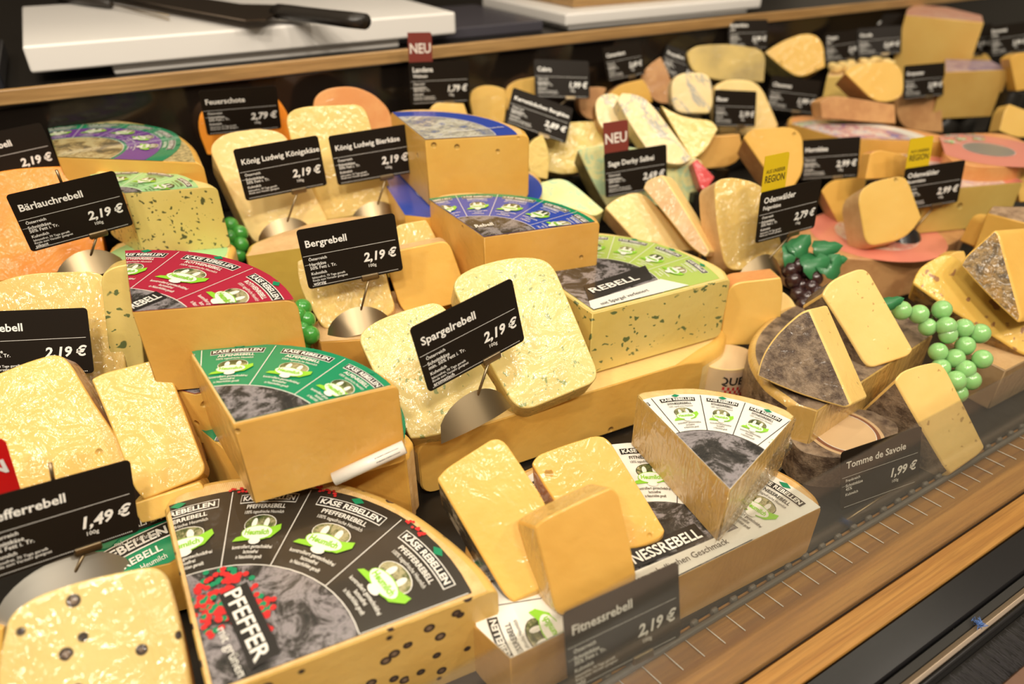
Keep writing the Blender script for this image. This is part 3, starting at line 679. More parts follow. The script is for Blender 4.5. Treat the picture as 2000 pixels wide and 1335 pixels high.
wheel('cheese_round', 'quarter wheel with a green label and green-edged top at left centre',
  [(368, 688), (385, 681), (430, 671), (480, 667), (540, 669), (600, 677), (690, 700), (750, 728), (779, 752), (455, 830)], (0, 8), .165, .068, YEL2, RW, rim=.003,
  design=dict(base='green', inset=.0022, seps=[96, 78.4, 54.5, 28.5, 4], rc=.60, title='ALPENREBELL', label='green printed label'))
wheel('cheese_round', 'lower green-labelled wheel, under the green-labelled quarter wheel',
  [(345, 800), (420, 760), (600, 700), (785, 835), (800, 875), (792, 892), (640, 880), (440, 880)], (0, 5), .095, .07, YEL, RW, rim=.003,
  design=dict(base='green', seps=[110, 80, 55, 28], rc=.5, title='ALPENREBELL', label='green printed label'))
wheel('cheese_round', 'quarter wheel with a crimson label and dark rind at left',
  [(243, 488), (300, 486), (380, 490), (450, 503), (520, 530), (560, 556), (580, 585), (258, 610)], (0, 6), .20, .068, YEL2, RD, rim=.002, rr=.008,
  design=dict(base='crim', seps=[70, 50, 22, -5], rc=.58, title='ROTWEINREBELL', label='crimson printed label',
    extra=[line_text('REBELL', (262, 606), (318, 583), .20, .012, box=.2)]))
wheel('cheese_round', 'red-bottomed wheel under the crimson-labelled quarter wheel', [(262, 740), (330, 690), (450, 650), (560, 680), (575, 730), (380, 770)], (0, 4), .13, .05, YEL, REDW, rim=.003,
  design=dict(base='crim', seps=[70, 50, 22], rc=.5, title='ROTWEINREBELL'))
wheel('cheese_round', 'quarter wheel with a lime green label and herb-flecked paste at the centre',
  [(985, 492), (1000, 470), (1030, 458), (1080, 452), (1140, 451), (1200, 455), (1300, 475), (1380, 505), (1415, 524), (1428, 543), (1157, 612)], (0, 9), .13, .067, SPF, IVP, rim=.011, rr=.006,
  design=dict(base='lime', inset=.004, seps=[93, 69.9, 45, 23.3, 2], rc=.50, title='SPARGELREBELL', label='lime green printed label',
    extra=[px_poly([(1140, 560), (1260, 520), (1275, 545), (1150, 590)], .13, 1, .0012), px_poly([(1150, 590), (1290, 547), (1350, 560), (1160, 625)], .13, 0, .0014),
      line_text('REBELL', (1158, 575), (1250, 548), .13, .0125, zz=.002), line_text('mit Spargel verfeinert', (1176, 599), (1268, 571), .13, .0070, mat=1, zz=.002, bold=0)]))
wheel('cheese_round', 'long pale wheel with a cut front, under the lime-labelled quarter wheel',
  [(1376, 697), (1420, 660), (1400, 590), (1250, 560), (1000, 600), (880, 700), (815, 800), (803, 845), (815, 868), (850, 858)], (0, 8), .061, .058, FIL if False else YEL, IVP, rr=.012)
wheel('cheese_round', 'small quarter wheel with a blue medallion label, just right of centre top',
  [(838, 390), (860, 379), (905, 374), (950, 375), (1060, 389), (1130, 407), (1162, 420), (1172, 432), (945, 463)], (0, 7), .177, .062, YEL2, RW, rim=.006,
  design=dict(base='blue', seps=[100, 74, 52, 27, 5], rc=.48, title='BERGREBELL', label='blue printed label', ring=(.93, 1.0), ringc='green',
    extra=[line_text('Rebell', (930, 448), (965, 443), .177, .010, zz=.002)]))
wheel('cheese_round', 'big quarter wheel with a blue picture label at the upper centre',
  [(762, 217), (800, 212), (860, 212), (940, 224), (990, 237), (1024, 250), (1034, 262), (830, 273)], (0, 6), .23, .072, YEL, RW, rim=.012, rr=.007,
  design=dict(base='blue', seps=[150, 120], rc=.80, title='KÖNIG', pic=PIC3, label='blue printed label',
    extra=[line_text('100% tagesfrische Heumilch', (880, 262), (985, 252), .23, .008, zz=.002, bold=0)]))
wheel('cheese_round', 'lower blue-labelled wheel beneath the big blue picture-labelled wheel',
  [(745, 350), (780, 320), (1030, 330), (1060, 400), (835, 425), (790, 420)], (0, 3), .157, .066, YEL, RW, rim=.003,
  design=dict(base='blue', seps=[90, 60], rc=.4, title='KÖNIG', pic=PIC3))
wheel('cheese_round', 'quarter wheel with a purple and green herb label at upper left',
  [(97, 262), (104, 240), (150, 233), (200, 232), (260, 237), (330, 252), (375, 280), (396, 318), (112, 307)], (0, 7), .218, .05, YEL, rind('rind_herb_seeds', (.22, .18, .07), (.62, .48, .22), 160, .001, .3), rim=.016, rr=.006,
  design=dict(base='green', seps=[100, 75, 50, 25, 0], rc=.52, title='KRÄUTERREBELL', pic=PIC4, ring=(.55, .84), ringc='purple', label='purple and green printed label'))
wheel('cheese_round', 'quarter wheel with a mint green label and dark herbs in its paste at left',
  [(180, 345), (188, 332), (230, 327), (300, 333), (360, 344), (405, 354), (424, 364), (243, 378)], (0, 6), .205, .064, HERB, IVP, rim=.008,
  design=dict(base='mint', seps=[110, 80, 55, 25], rc=.45, title='BÄRLAUCHREBELL', label='mint green printed label', sub='black'))
wheel('cheese_round', 'lower mint-labelled wheel between the herb wheel and the crimson wheel', [(200, 520), (240, 470), (440, 470), (455, 500), (400, 560)], (0, 3), .141, .06, YEL, IVP, rim=.003,
  design=dict(base='mint', seps=[90, 60], rc=.4, title='BÄRLAUCHREBELL', sub='black'))
cF = at_z(1000, 1284, .055); 
wheel('cheese_round', 'large half wheel with a white label under the leaning slabs at bottom centre',
  [(1606, 990), (1592, 963), (1540, 924), (1450, 886), (1350, 865), (1220, 865), (1100, 885), (985, 935), (925, 1000), (905, 1110), (925, 1220), (997, 1287)], (0, 10), .055, .052, TAN, RW, rim=.007,
  design=dict(base='white', seps=[190, 160, 130, 100, 72, 47, 22], rc=.50, title='FITNESSREBELL', label='white printed label',
    extra=[px_poly([(1120, 1168), (1450, 1030), (1490, 1060), (1130, 1222)], .055, 0, .0018), line_text('FITNESSREBELL', (1205, 1120), (1372, 1052), .055, .0125, box=.2, zz=.0026), line_text('Rebellen mit dem rebellischen Geschmack', (1148, 1186), (1424, 1064), .055, .0072, mat=1, zz=.0026, bold=0)]))
wheel('cheese_round', 'upright-cut white-labelled sector standing on the large half wheel',
  [(1243, 770), (1262, 763), (1340, 756), (1400, 762), (1470, 776), (1530, 796), (1554, 812), (1426, 957)], (0, 6), .107, .0515, FIL, RW, rim=.009, rr=.002,
  design=dict(base='white', seps=[78, 53.3, 32, 10], rc=.52, title='FITNESSREBELL', label='white printed label'))
# ---- right-hand wheels
wheel('cheese_round', 'grey-rinded wheel quarter under the two leaning grey-rinded wedges',
  [(1598, 802), (1540, 785), (1490, 745), (1463, 690), (1480, 640), (1550, 590), (1650, 575), (1750, 590), (1812, 625), (1822, 655)], (1, 8), .075, .05, FIL, RG, rr=.006,
  design=None)
wheel('cheese_round', 'flat round wheel with a brown-ringed cream top behind the 1,99 € glass card',
  [(1540, 850), (1560, 822), (1620, 802), (1690, 800), (1745, 822), (1752, 850), (1715, 880), (1640, 893), (1570, 882), (1541, 853)], (0, 9), .038, .035, RG, RG, rim=.010, rr=.005,
  design=dict(base='tan', plain=True, ring=(.80, .90), ringc='brown', seps=[0, 180], rc=.78, title='', pic=simple('cream_top', (.62, .42, .22), .6), label='cream top with a brown ring'))
wheel('cheese_block', 'brown wrapped square block at the right edge under the green grapes',
  [(1965, 724), (2110, 650), (1990, 628), (1845, 665)], (0, 0), .05, .048, rind('block_brown', (.40, .26, .13), (.50, .34, .18), 12, .0005, .9), RT)
wheel('cheese_round', 'smooth brown wheel with a pink label behind the leafy dark grapes',
  [(1540, 474), (1600, 495), (1700, 506), (1790, 496), (1872, 468), (1880, 445), (1800, 425), (1680, 420), (1570, 440), (1538, 470)], (0, 9), .064, .06, RB, RB, rim=.016, rr=.004,
  design=dict(base='pink', plain=True, seps=[90, 60], rc=.6, title='', label='pink printed label', pic=picture('print_pink', (.60, .15, .12), (.66, .32, .24), (.74, .60, .48))))
wheel('cheese_round', 'tan holey-sided quarter wheel right of the yellow-flagged pole card',
  [(1700, 312), (1690, 303), (1760, 298), (1850, 312), (1940, 328), (1985, 340), (1998, 356), (1815, 372)], (0, 6), .125, .06, cheese('cheese_paste_olive_holes', (.62, .46, .17), (.54, .38, .12), wrap=.5, holes=1.4), RT, rim=.004,
  design=dict(base='pink', seps=[100, 70], rc=.75, title='BAUERN', pic=picture('print_lilac', (.55, .50, .60), (.60, .40, .35), (.75, .68, .60)), label='pink and lilac label'))
wheel('cheese_round', 'amber quarter wheel with a blue and white label behind the 2,99 € cards',
  [(1540, 240), (1545, 227), (1600, 226), (1700, 238), (1800, 255), (1846, 265), (1852, 276), (1642, 270)], (0, 6), .142, .055, YEL2, RO, rim=.022,
  design=dict(base='white', seps=[100, 70], rc=.80, title='HORNKLEE', pic=picture('print_blue_white', (.12, .16, .50), (.60, .30, .28), (.75, .70, .65)), label='blue and white label'))
wheel('cheese_block', 'big tan layered block with a purple-printed top at the upper right',
  [(1846, 141), (1974, 136), (1935, 118), (1845, 115)], (0, 0), .188, .08, cheese('cheese_paste_layered', (.66, .44, .17), (.56, .34, .11), wrap=.2), rind('purple_top', (.25, .16, .25), (.50, .36, .38), 30, .0005, .5))
wheel('cheese_block', 'tall pale block with a pink printed top at the top right corner',
  [(1768, 30), (1922, 44), (1918, 30), (1850, 14), (1790, 9), (1772, 17)], (0, 0), .25, .125, cheese('cheese_paste_back_block', (.78, .55, .22), (.72, .46, .16), wrap=.2), rind('pink_top', (.62, .24, .16), (.66, .38, .26), 30, .0005, .5))
wheel('cheese_round', 'flat round cheese with a pink top and a silver disc at the right',
  [(1845, 300), (1850, 275), (1880, 262), (1960, 262), (2010, 285), (2000, 318), (1930, 326), (1870, 318), (1846, 303)], (0, 8), .145, .04, RO, RO, rim=.002,
  design=dict(base='pink', seps=[90, 60], rc=.42, title='KÄSE', pic=INK['silver'], label='pink label with a silver disc'))
wheel('cheese_block', 'yellow block with a crusty brown top at the right edge',
  [(1928, 416), (2060, 450), (2040, 404), (1938, 402)], (0, 0), .13, .06, YEL, rind('crust_brown', (.22, .13, .07), (.45, .30, .18), 90, .002, .2))
wheel('camembert_box', 'small round cheese box with red checks and dark letters below the lime wheel',
  [(1368, 690), (1385, 676), (1425, 672), (1462, 682), (1474, 700), (1462, 716), (1425, 722), (1384, 714), (1369, 695)], (0, 8), .045, .034, IVP, simple('wood_box', (.74, .54, .30), .6), rr=.002)
# ---- cut pieces: left
chunk('bright orange wrapped wedge behind the leftmost pole card', [(-70, 350), (0, 333), (60, 326), (146, 323), (160, 350), (195, 430), (208, 505), (180, 520), (60, 542), (-80, 560)], (120, 530), 0, 32, .045, None, ORG, RO, dz=-.012)
chunk('pale yellow piece at the very top left under the rail', [(-40, 240), (72, 237), (78, 262), (70, 300), (-40, 310)], (20, 300), 0, 10, .04, None, LEM, RT, dz=.0)
chunk('white shrink-wrapped slab with dark rind at the left edge', [(-70, 575), (5, 545), (60, 532), (185, 528), (212, 545), (232, 620), (250, 740), (200, 770), (-70, 800)], (200, 765), -8, 28, .022, (5, (246, 640)), SHINY, RD, (2, 3, 4, 5, 6), dz=-0.022)
chunk('broad yellow slab in front of the white wrapped slab at left', [(-70, 755), (0, 728), (60, 703), (112, 690), (135, 706), (190, 800), (256, 890), (235, 925), (60, 968), (-70, 985)], (60, 965), -8, 42, .03, (4, (160, 716)), LEM, rind('rind_pink_peel', (.62, .30, .18), (.72, .46, .26), 30, .0006, .9), (1, 2, 3, 4, 5, 6))
chunk('narrow yellow slab with a round hole, right of the broad yellow slab', [(178, 740), (200, 728), (312, 699), (326, 712), (365, 815), (402, 915), (390, 932), (282, 975), (262, 955), (225, 850)], (275, 972), -12, 42, .028, (3, (340, 730)), LEM, RT, (2, 3, 4))
chunk('sliver of yellow cheese behind the narrow slab', [(333, 736), (352, 738), (366, 780), (392, 860), (398, 900), (375, 880)], (392, 895), -14, 42, .02, None, YEL, RT, (1, 2, 3), dz=-.012)
chunk('yellow wrapped wedge end lying under the narrow slab', [(255, 985), (390, 940), (402, 955), (402, 975), (320, 1012), (276, 1022)], (300, 1015), -10, 30, .03, None, LEM, RT, dz=-.012)
wheel('cheese_round', 'lower wheel with green and black print beside the 1,49 € card', [(180, 1060), (240, 1030), (330, 990), (420, 960), (440, 1030), (330, 1100), (200, 1130)], (0, 3), .055, .05, YEL, RW, rim=.002,
  design=dict(base='green', seps=[90, 60], rc=.4, title='ALPENREBELL', extra=[line_text('ALPEN', (262, 1036), (318, 1016), .055, .010, zz=.002, box=.4), line_text('mit Geschmack', (225, 1072), (318, 1046), .055, .007, zz=.002, bold=0)]))
chunk('shrink-wrapped peppercorn wedge in the bottom left corner', [(6, 1235), (14, 1200), (58, 1165), (120, 1142), (190, 1122), (298, 1101), (326, 1116), (345, 1180), (368, 1290), (382, 1380), (0, 1410), (-12, 1320)], (150, 1300), -4, 38, .035, (8, (382, 1330)), PEW, RT, (4, 5, 6, 7, 8), z=.082, bev=.003)
chunk('yellow piece at the far bottom left corner edge', [(-80, 1215), (8, 1225), (2, 1340), (10, 1420), (-80, 1430)], (-10, 1400), -4, 30, .02, None, YEL, RT, z=.02)
chunk('pale block in the gap between the white wrapped slab and the crimson wheel', [(196, 540), (215, 522), (252, 515), (268, 560), (285, 740), (270, 775), (225, 790)], (270, 770), -10, 14, .03, None, SPF, IVP, (), dz=-.035)
# ---- upper left and centre
chunk('pale smooth wedge leaning behind the left one of two like cards', [(409, 292), (420, 272), (445, 258), (515, 249), (556, 260), (568, 285), (605, 360), (645, 440), (635, 452), (505, 477), (488, 462), (450, 380)], (500, 475), -15, 24, .032, (0, (413, 330)), IVP, IVP, (0, 1, 2, 3), dz=-.01)
chunk('pale holey wedge leaning left of the big blue-labelled wheel', [(558, 235), (565, 218), (590, 208), (700, 203), (715, 215), (740, 300), (770, 392), (760, 412), (620, 432), (600, 400)], (640, 432), -18, 24, .03, None, cheese('cheese_paste_tiny_holes', (.80, .60, .26), (.74, .52, .2), wrap=.6, holes=1, crumb=.3), RT, (0, 1, 2), dz=-.0)
chunk('orange wedge hidden behind the 2,79 € card by the rail', [(383, 245), (398, 205), (440, 195), (540, 190), (562, 218), (580, 285), (440, 305), (405, 302)], (440, 300), -8, 12, .04, None, ORG, RO, (0, 1, 2, 3), dz=.02)
chunk('reddish orange domed cheese behind the pale holey wedge', [(612, 205), (616, 188), (635, 174), (678, 167), (716, 176), (745, 196), (765, 222), (770, 280), (610, 280)], (690, 275), -14, 14, .045, None, RO, RO, (), dz=.045)
wheel('cheese_round', 'olive yellow wheel beneath the pale smooth leaning wedge', [(478, 492), (500, 470), (620, 430), (720, 420), (770, 440), (600, 482), (482, 500)], (0, 4), .135, .06, cheese('cheese_paste_olive', (.66, .48, .12), (.56, .40, .10), wrap=.6), RT)
chunk('shiny wrapped pale wedge under the card left of centre', [(583, 560), (580, 510), (600, 500), (735, 480), (748, 500), (756, 550), (772, 598), (764, 614), (650, 645), (628, 638)], (645, 644), -14, 30, .026, (9, (640, 655)), SHINY, RT, (6, 7, 8))
chunk('wrapped pale wedge behind the smooth tan slab, left of the small blue wheel', [(764, 470), (772, 442), (790, 436), (832, 429), (842, 445), (862, 485), (800, 520), (770, 520)], (800, 518), -16, 24, .03, None, SHINY, RT, (1, 2), dz=.02)
chunk('smooth tan slab standing between the wrapped wedge and the small blue wheel', [(752, 510), (770, 490), (868, 470), (880, 480), (895, 520), (912, 570), (900, 590), (800, 616), (782, 600)], (800, 616), -16, 22, .026, (0, (748, 500)), YEL, RT, (0, 1, 2))
wheel('cheese_round', 'plain tan wheel under the shiny wrapped pale wedge', [(600, 640), (660, 590), (800, 560), (880, 560), (860, 600), (720, 662), (625, 668)], (0, 3), .10, .06, YEL2, RT)
chunk('green-flecked shrink-wrapped wedge behind the tilted centre card', [(700, 662), (708, 645), (735, 625), (790, 604), (850, 588), (870, 600), (920, 680), (975, 765), (965, 790), (865, 850), (802, 856), (785, 825), (735, 740)], (803, 854), -25, 42, .03, (0, (712, 690)), SPA, IVP, (0, 1, 2, 3), dz=-.004)
chunk('tall green-flecked wedge leaning against the lime-labelled wheel', [(884, 560), (892, 540), (925, 520), (1000, 500), (1058, 503), (1082, 520), (1125, 620), (1168, 725), (1162, 746), (1030, 800), (1003, 790), (950, 700)], (1025, 800), -28, 40, .028, (0, (878, 590)), SPA, IVP, (0, 1, 2, 3, 4), dz=0)
# ---- front centre slabs
chunk('slab with a dark printed side, leftmost of the three at bottom centre', [(853, 934), (868, 915), (915, 884), (965, 853), (986, 860), (1030, 925), (1072, 988), (1094, 1100), (1075, 1140), (1003, 1174), (985, 1160), (915, 1040)], (1003, 1172), -28, 44, .026, (0, (862, 985)), YEL, DLAB, (10, 11), z=.057)
chunk('amber slab with an orange rind side, rightmost of the three at bottom centre', [(1038, 905), (1048, 888), (1100, 868), (1165, 848), (1188, 855), (1245, 945), (1299, 1035), (1290, 1050), (1236, 1075), (1150, 1060), (1085, 985)], (1236, 1073), -28, 44, .026, (0, (1042, 945)), YEL, RO, (9, 10), z=.057)
chunk('upright wrapped slab in front of the two leaning slabs at bottom centre', [(1044, 1030), (1060, 1015), (1140, 975), (1195, 951), (1208, 962), (1228, 1045), (1245, 1130), (1235, 1145), (1105, 1205), (1086, 1195), (1065, 1110)], (1100, 1204), -30, 24, .022, (0, (1010, 1018)), YEL2, FIL, (0, 1, 2, 9, 10), z=.058)
# ---- pieces right of centre
chunk('smooth cream wedge just behind the lime-labelled wheel', [(1182, 405), (1200, 388), (1240, 373), (1264, 382), (1305, 425), (1352, 470), (1372, 500), (1330, 500), (1240, 470), (1225, 452)], (1250, 472), -28, 34, .028, (0, (1176, 428)), IVP, RT, (7, 8, 9, 0))
chunk('narrow rind-faced wedge lying on the smooth cream wedge', [(1256, 368), (1262, 352), (1292, 341), (1302, 352), (1345, 420), (1386, 490), (1378, 502), (1350, 484), (1300, 420)], (1378, 500), -50, 34, .026, (2, (1312, 346)), IVP, RT, (1, 2, 3, 4), facemat=1, dz=.012)
chunk('glittering shrink-wrapped wedge behind the yellow-flagged 2,79 € card', [(1396, 362), (1404, 350), (1430, 345), (1480, 356), (1504, 380), (1535, 512), (1526, 522), (1430, 528), (1416, 515), (1400, 440)], (1428, 527), -22, 22, .03, (0, (1364, 380)), SHINY, RT, (7, 8, 9, 0), dz=.0)
chunk('brown-crusted wedge below the glittering wedge', [(1418, 582), (1425, 562), (1440, 552), (1525, 542), (1530, 560), (1524, 640), (1502, 672), (1412, 675), (1408, 660)], (1412, 674), -30, 8, .03, None, LEM, RO, (0, 1, 2, 3), dz=-.035)
chunk('small cream round cheese edge left of the grey-rinded wedges', [(1518, 590), (1530, 570), (1550, 585), (1560, 612), (1530, 650), (1515, 660)], (1525, 655), -30, 20, .02, None, IVP, IVP, (), dz=-.03)
chunk('flat green marbled wedge left of the dark red flagged card', [(1028, 372), (1045, 358), (1096, 345), (1125, 362), (1180, 410), (1165, 422), (1060, 400)], (1150, 420), -20, 60, .03, None, DER, DER, (), dz=.02)
chunk('large green marbled block behind the dark red flagged card', [(1128, 292), (1180, 278), (1362, 308), (1374, 318), (1372, 392), (1290, 400), (1190, 410), (1160, 360)], (1200, 408), -25, 14, .035, (0, (1120, 318)), DER, RGR, (6, 7), dz=-0.03)
chunk('small red-waxed piece right of the green marbled block', [(1352, 318), (1362, 310), (1396, 346), (1378, 374), (1368, 368)], (1378, 372), -30, 30, .02, None, REDW, REDW, (), dz=.01)
chunk('long ivory wedge with a blue vein, behind the dark red flagged card', [(1205, 195), (1215, 181), (1250, 184), (1275, 205), (1352, 308), (1335, 322), (1285, 318), (1240, 260)], (1340, 320), -28, 34, .03, None, IVO, IVO, (), dz=.035)
chunk('shorter ivory wedge, left neighbour of the long blue-veined wedge', [(1162, 200), (1172, 186), (1195, 180), (1215, 190), (1250, 270), (1190, 262), (1166, 240)], (1200, 265), -28, 30, .03, None, IVO, RB, (5, 6), dz=.045)
chunk('upright rounded ivory cheese slice with a blue vein, near the slanting card', [(1310, 185), (1313, 155), (1332, 141), (1378, 142), (1390, 155), (1394, 205), (1385, 222), (1330, 222), (1316, 212)], (1350, 224), -28, 20, .025, None, IVO, RGR, (6, 7), dz=0.035, bev=.003)
chunk('plain ivory cheese behind the small pole card', [(1392, 175), (1405, 160), (1430, 154), (1465, 155), (1488, 168), (1505, 205), (1522, 245), (1505, 268), (1405, 262)], (1450, 265), -28, 22, .035, None, IVP, IVP, (), dz=-0.02, bev=.004)
chunk('brownish crumbly wedge under the rounded ivory slice', [(1290, 205), (1330, 228), (1392, 235), (1402, 252), (1378, 295), (1352, 312), (1320, 260)], (1352, 310), -40, 30, .03, None, CRU, RGR, (), dz=.02)
chunk('tan chunk left of the amber wheel, below the small pole card', [(1360, 300), (1372, 268), (1445, 262), (1452, 300), (1430, 325), (1370, 330)], (1380, 328), -30, 14, .03, None, TAN, RB, (), dz=.0)
chunk('yellow wedge with a brown side, left of the 2,99 € card without flag', [(1452, 268), (1466, 252), (1545, 246), (1568, 262), (1570, 340), (1540, 374), (1505, 345)], (1535, 374), -24, 26, .035, (0, (1438, 300)), YEL, RB, (4, 5, 6), dz=.01)
chunk('amber wedge half hidden behind the tan-rinded wedge with the flagged cards', [(1604, 372), (1620, 352), (1684, 344), (1694, 360), (1665, 440), (1640, 440)], (1645, 440), -24, 26, .03, (0, (1598, 395)), YEL, RT, (4, 5), dz=-0.035)
chunk('tan-rinded yellow wedge directly left of the flagged pole card', [(1676, 385), (1690, 362), (1720, 350), (1764, 343), (1775, 355), (1800, 425), (1772, 465), (1702, 480), (1690, 468)], (1700, 480), -24, 22, .032, (0, (1642, 405)), LEM, RT, (7, 8, 0), dz=-0.008)
chunk('small amber piece with a printed top above the yellow flag', [(1690, 350), (1700, 300), (1716, 292), (1780, 304), (1800, 345)], (1700, 348), -24, 20, .02, None, YEL2, RO, (1, 2), dz=.045)
chunk('pale crumbly wedge under the slanting card in the back', [(1058, 262), (1075, 245), (1110, 238), (1172, 236), (1182, 290), (1175, 305), (1128, 345), (1065, 334)], (1125, 344), -22, 28, .03, None, CRU, RT, (), dz=-0.012)
chunk('pale cheese piece between the big blue wheel and the crumbly wedge', [(1028, 300), (1036, 275), (1060, 262), (1075, 300), (1070, 350), (1036, 345)], (1050, 348), -22, 20, .03, None, CRU, RT, (), dz=.01)
for lab, fc, lw_, yw, tl, th, ma, rn, ri, dz in [
 ('butter-yellow block right of the flagged back-row card', [(916, 190), (928, 170), (960, 165), (986, 174), (990, 200), (985, 240), (925, 232)], (940, 238), -20, 14, .04, LEM, RT, (), 0.01),
 ('orange-topped block behind the back-row 1,99 € card', [(984, 178), (1002, 158), (1046, 150), (1060, 170), (1060, 220), (990, 215)], (1000, 218), -20, 12, .04, LEM, RO, (0, 1, 2), 0.01),
 ('olive-yellow block behind the flagged back-row card', [(736, 172), (744, 158), (800, 152), (812, 165), (815, 215), (745, 215)], (780, 216), -18, 10, .04, YEL, RT, (), 0.02),
 ('pale block left of the flagged back-row card, before the olive one', [(762, 195), (775, 180), (806, 168), (818, 185), (825, 215), (768, 215)], (790, 218), -18, 12, .03, LEM, RT, (), 0.02),
 ('small pale piece below the flagged back-row card', [(840, 212), (850, 200), (906, 202), (914, 225), (900, 235), (845, 228)], (870, 234), -18, 20, .03, LEM, RT, (), .05),
 ('brown-rinded piece beneath the back-row 1,99 € card', [(1128, 205), (1135, 180), (1160, 168), (1185, 172), (1172, 205), (1168, 235), (1140, 232)], (1150, 236), -25, 12, .035, RB, RB, (), 0.0),
 ('tan piece beneath the first back-row card right of the 1,99 € one', [(1188, 185), (1210, 165), (1255, 155), (1268, 172), (1275, 200), (1200, 205)], (1220, 206), -25, 14, .03, YEL, RB, (0, 1), 0.02),
 ('brown triangular wedge standing left of the rounded ivory slice', [(1246, 170), (1256, 135), (1290, 111), (1305, 140), (1322, 200), (1290, 205)], (1290, 206), -40, 16, .035, RB, LEM, (), 0.005),
 ('yellow piece with grey mould behind the pole card by the cutting board', [(1342, 105), (1356, 90), (1420, 84), (1485, 96), (1496, 110), (1492, 160), (1400, 158), (1350, 140)], (1420, 160), -28, 18, .035, cheese('cheese_paste_mouldy', (.76, .58, .26), (.30, .24, .14), wrap=.3), RT, (), 0.03),
 ('thin red-waxed edge left of the mouldy yellow piece', [(1352, 112), (1364, 104), (1378, 118), (1406, 150), (1392, 158), (1372, 145)], (1392, 156), -30, 25, .01, REDW, REDW, (), 0.0),
 ('tan wrapped piece beneath the brighter brown-sided wedge at upper right', [(1602, 200), (1625, 186), (1690, 195), (1748, 205), (1750, 242), (1660, 235), (1606, 230)], (1660, 238), -25, 14, .03, RB, RB, (), .035),
 ('brown piece left of the big tan layered block', [(1748, 195), (1770, 182), (1838, 185), (1842, 258), (1795, 258), (1755, 245)], (1800, 258), -25, 12, .03, RB, RB, (), -0.03),
 ('pale wedge behind the pair of cards at upper right', [(1895, 112), (1905, 100), (1932, 104), (1940, 130), (1900, 135)], (1910, 134), -30, 14, .03, LEM, RT, (), 0.0),
 ('yellow block at the right edge beside the pair of cards', [(1972, 115), (1985, 104), (2030, 100), (2040, 170), (1985, 178)], (1990, 178), -35, 12, .03, YEL, RT, (), .05),
 ('bright yellow wedge right of the big tan layered block', [(1952, 255), (1962, 215), (1972, 203), (2030, 225), (2030, 262), (1990, 272)], (1975, 270), -35, 22, .03, LEM, RT, (), .02),
 ('yellow piece at the right edge above the crusty brown block', [(1985, 352), (1998, 318), (2040, 310), (2050, 390), (1992, 395)], (2000, 395), -35, 15, .03, LEM, RT, (), .01),
 ('yellow piece peeping out behind the speckled wedge at right', [(1852, 500), (1868, 490), (1884, 490), (1890, 510), (1870, 530)], (1870, 530), -30, 25, .02, LEM, RT, (), .0),
 ]:
    chunk(lab, fc, lw_, yw, tl, th, None, ma, rn, ri, dz=dz)
chunk('pale wedge with a dark rind, left of the pair of overlapping cards', [(1494, 102), (1530, 78), (1580, 62), (1608, 78), (1612, 130), (1565, 152), (1540, 140)], (1562, 152), -24, 26, .04, (0, (1472, 122)), LEM, RGR, (5, 6), dz=0.02)
chunk('bright yellow wedge with a brown side at upper right', [(1650, 142), (1668, 126), (1738, 119), (1762, 132), (1766, 180), (1752, 195), (1712, 202)], (1712, 202), -24, 24, .04, (0, (1630, 165)), LEM, RB, (5, 6), dz=.05)
wheel('cheese_block', 'pale block under the pile of small cheese cubes', [(1615, 150), (1755, 140), (1745, 118), (1625, 124)], (0, 0), .186, .08, CRU, RT)
# crumb pile
for k in range(14):
    s = random.uniform(.006, .009); p = at_z(1625+k*8.5+random.uniform(-3, 3), 139-k*.8+random.uniform(-7, 5), .187)
    bm = bmesh.new(); add_box(bm, (-s, -s, 0), (s, s, 1.6*s), M=Matrix.Rotation(random.uniform(0, 3), 4, 'Z')); bmesh.ops.bevel(bm, geom=bm.edges[:], offset=.002, segments=2, affect='EDGES')
    o = bm_obj('cheese_cube', bm, [IVP], None, None, True, wn=True); o.location = p; tag(o, 'small pale cheese cube in the pile under the overlapping cards', 'cheese', 'pile of small pale cheese cubes')
# ---- grey-rinded wedges and right side
chunk('dark grey-rinded wedge lying with its rind to the front, right of the white label wheel', [(1477, 735), (1483, 705), (1502, 668), (1535, 632), (1565, 608), (1582, 603), (1625, 700), (1664, 790), (1652, 798), (1560, 772)], (1650, 798), -52, 30, .03, (5, (1616, 595)), TOM, RG, (5, 6, 7), facemat=1, z=.076, bev=.0018)
chunk('tall pale wedge with a grey rind leaning behind the dark grey-rinded one', [(1606, 575), (1618, 552), (1645, 536), (1680, 523), (1696, 528), (1740, 605), (1784, 682), (1776, 694), (1702, 718), (1688, 708), (1648, 640)], (1700, 718), -26, 36, .036, (0, (1566, 600)), TOM, RG, (0, 1, 9, 10), z=.076, bev=.0018)
chunk('pale wedge with mottled grey rind above the 1,99 € glass card', [(1748, 742), (1760, 725), (1790, 713), (1830, 705), (1846, 716), (1886, 795), (1924, 872), (1914, 885), (1858, 924), (1846, 910), (1795, 825)], (1858, 923), -14, 36, .055, (0, (1672, 812)), TOM, RG, (9, 10, 0), z=.010, bev=.0018)
chunk('long brown-speckled wedge lying at the right edge behind the grapes', [(1782, 552), (1795, 520), (1842, 495), (1862, 498), (1930, 545), (2010, 600), (2030, 700), (1995, 690), (1930, 648), (1850, 600)], (1995, 690), -34, 44, .03, (9, (1838, 630)), SPK, RGO, (7, 8, 9), z=.055, bev=.002)
chunk('golden-mould rinded triangular wedge at the right edge', [(1874, 518), (1884, 500), (1912, 475), (1942, 448), (1952, 455), (1975, 540), (1997, 620), (1988, 632), (1930, 580)], (1988, 630), -58, 34, .05, (3, (2020, 442)), YEL, RGO, (3, 4, 5, 6), facemat=1, z=.095, bev=.002)
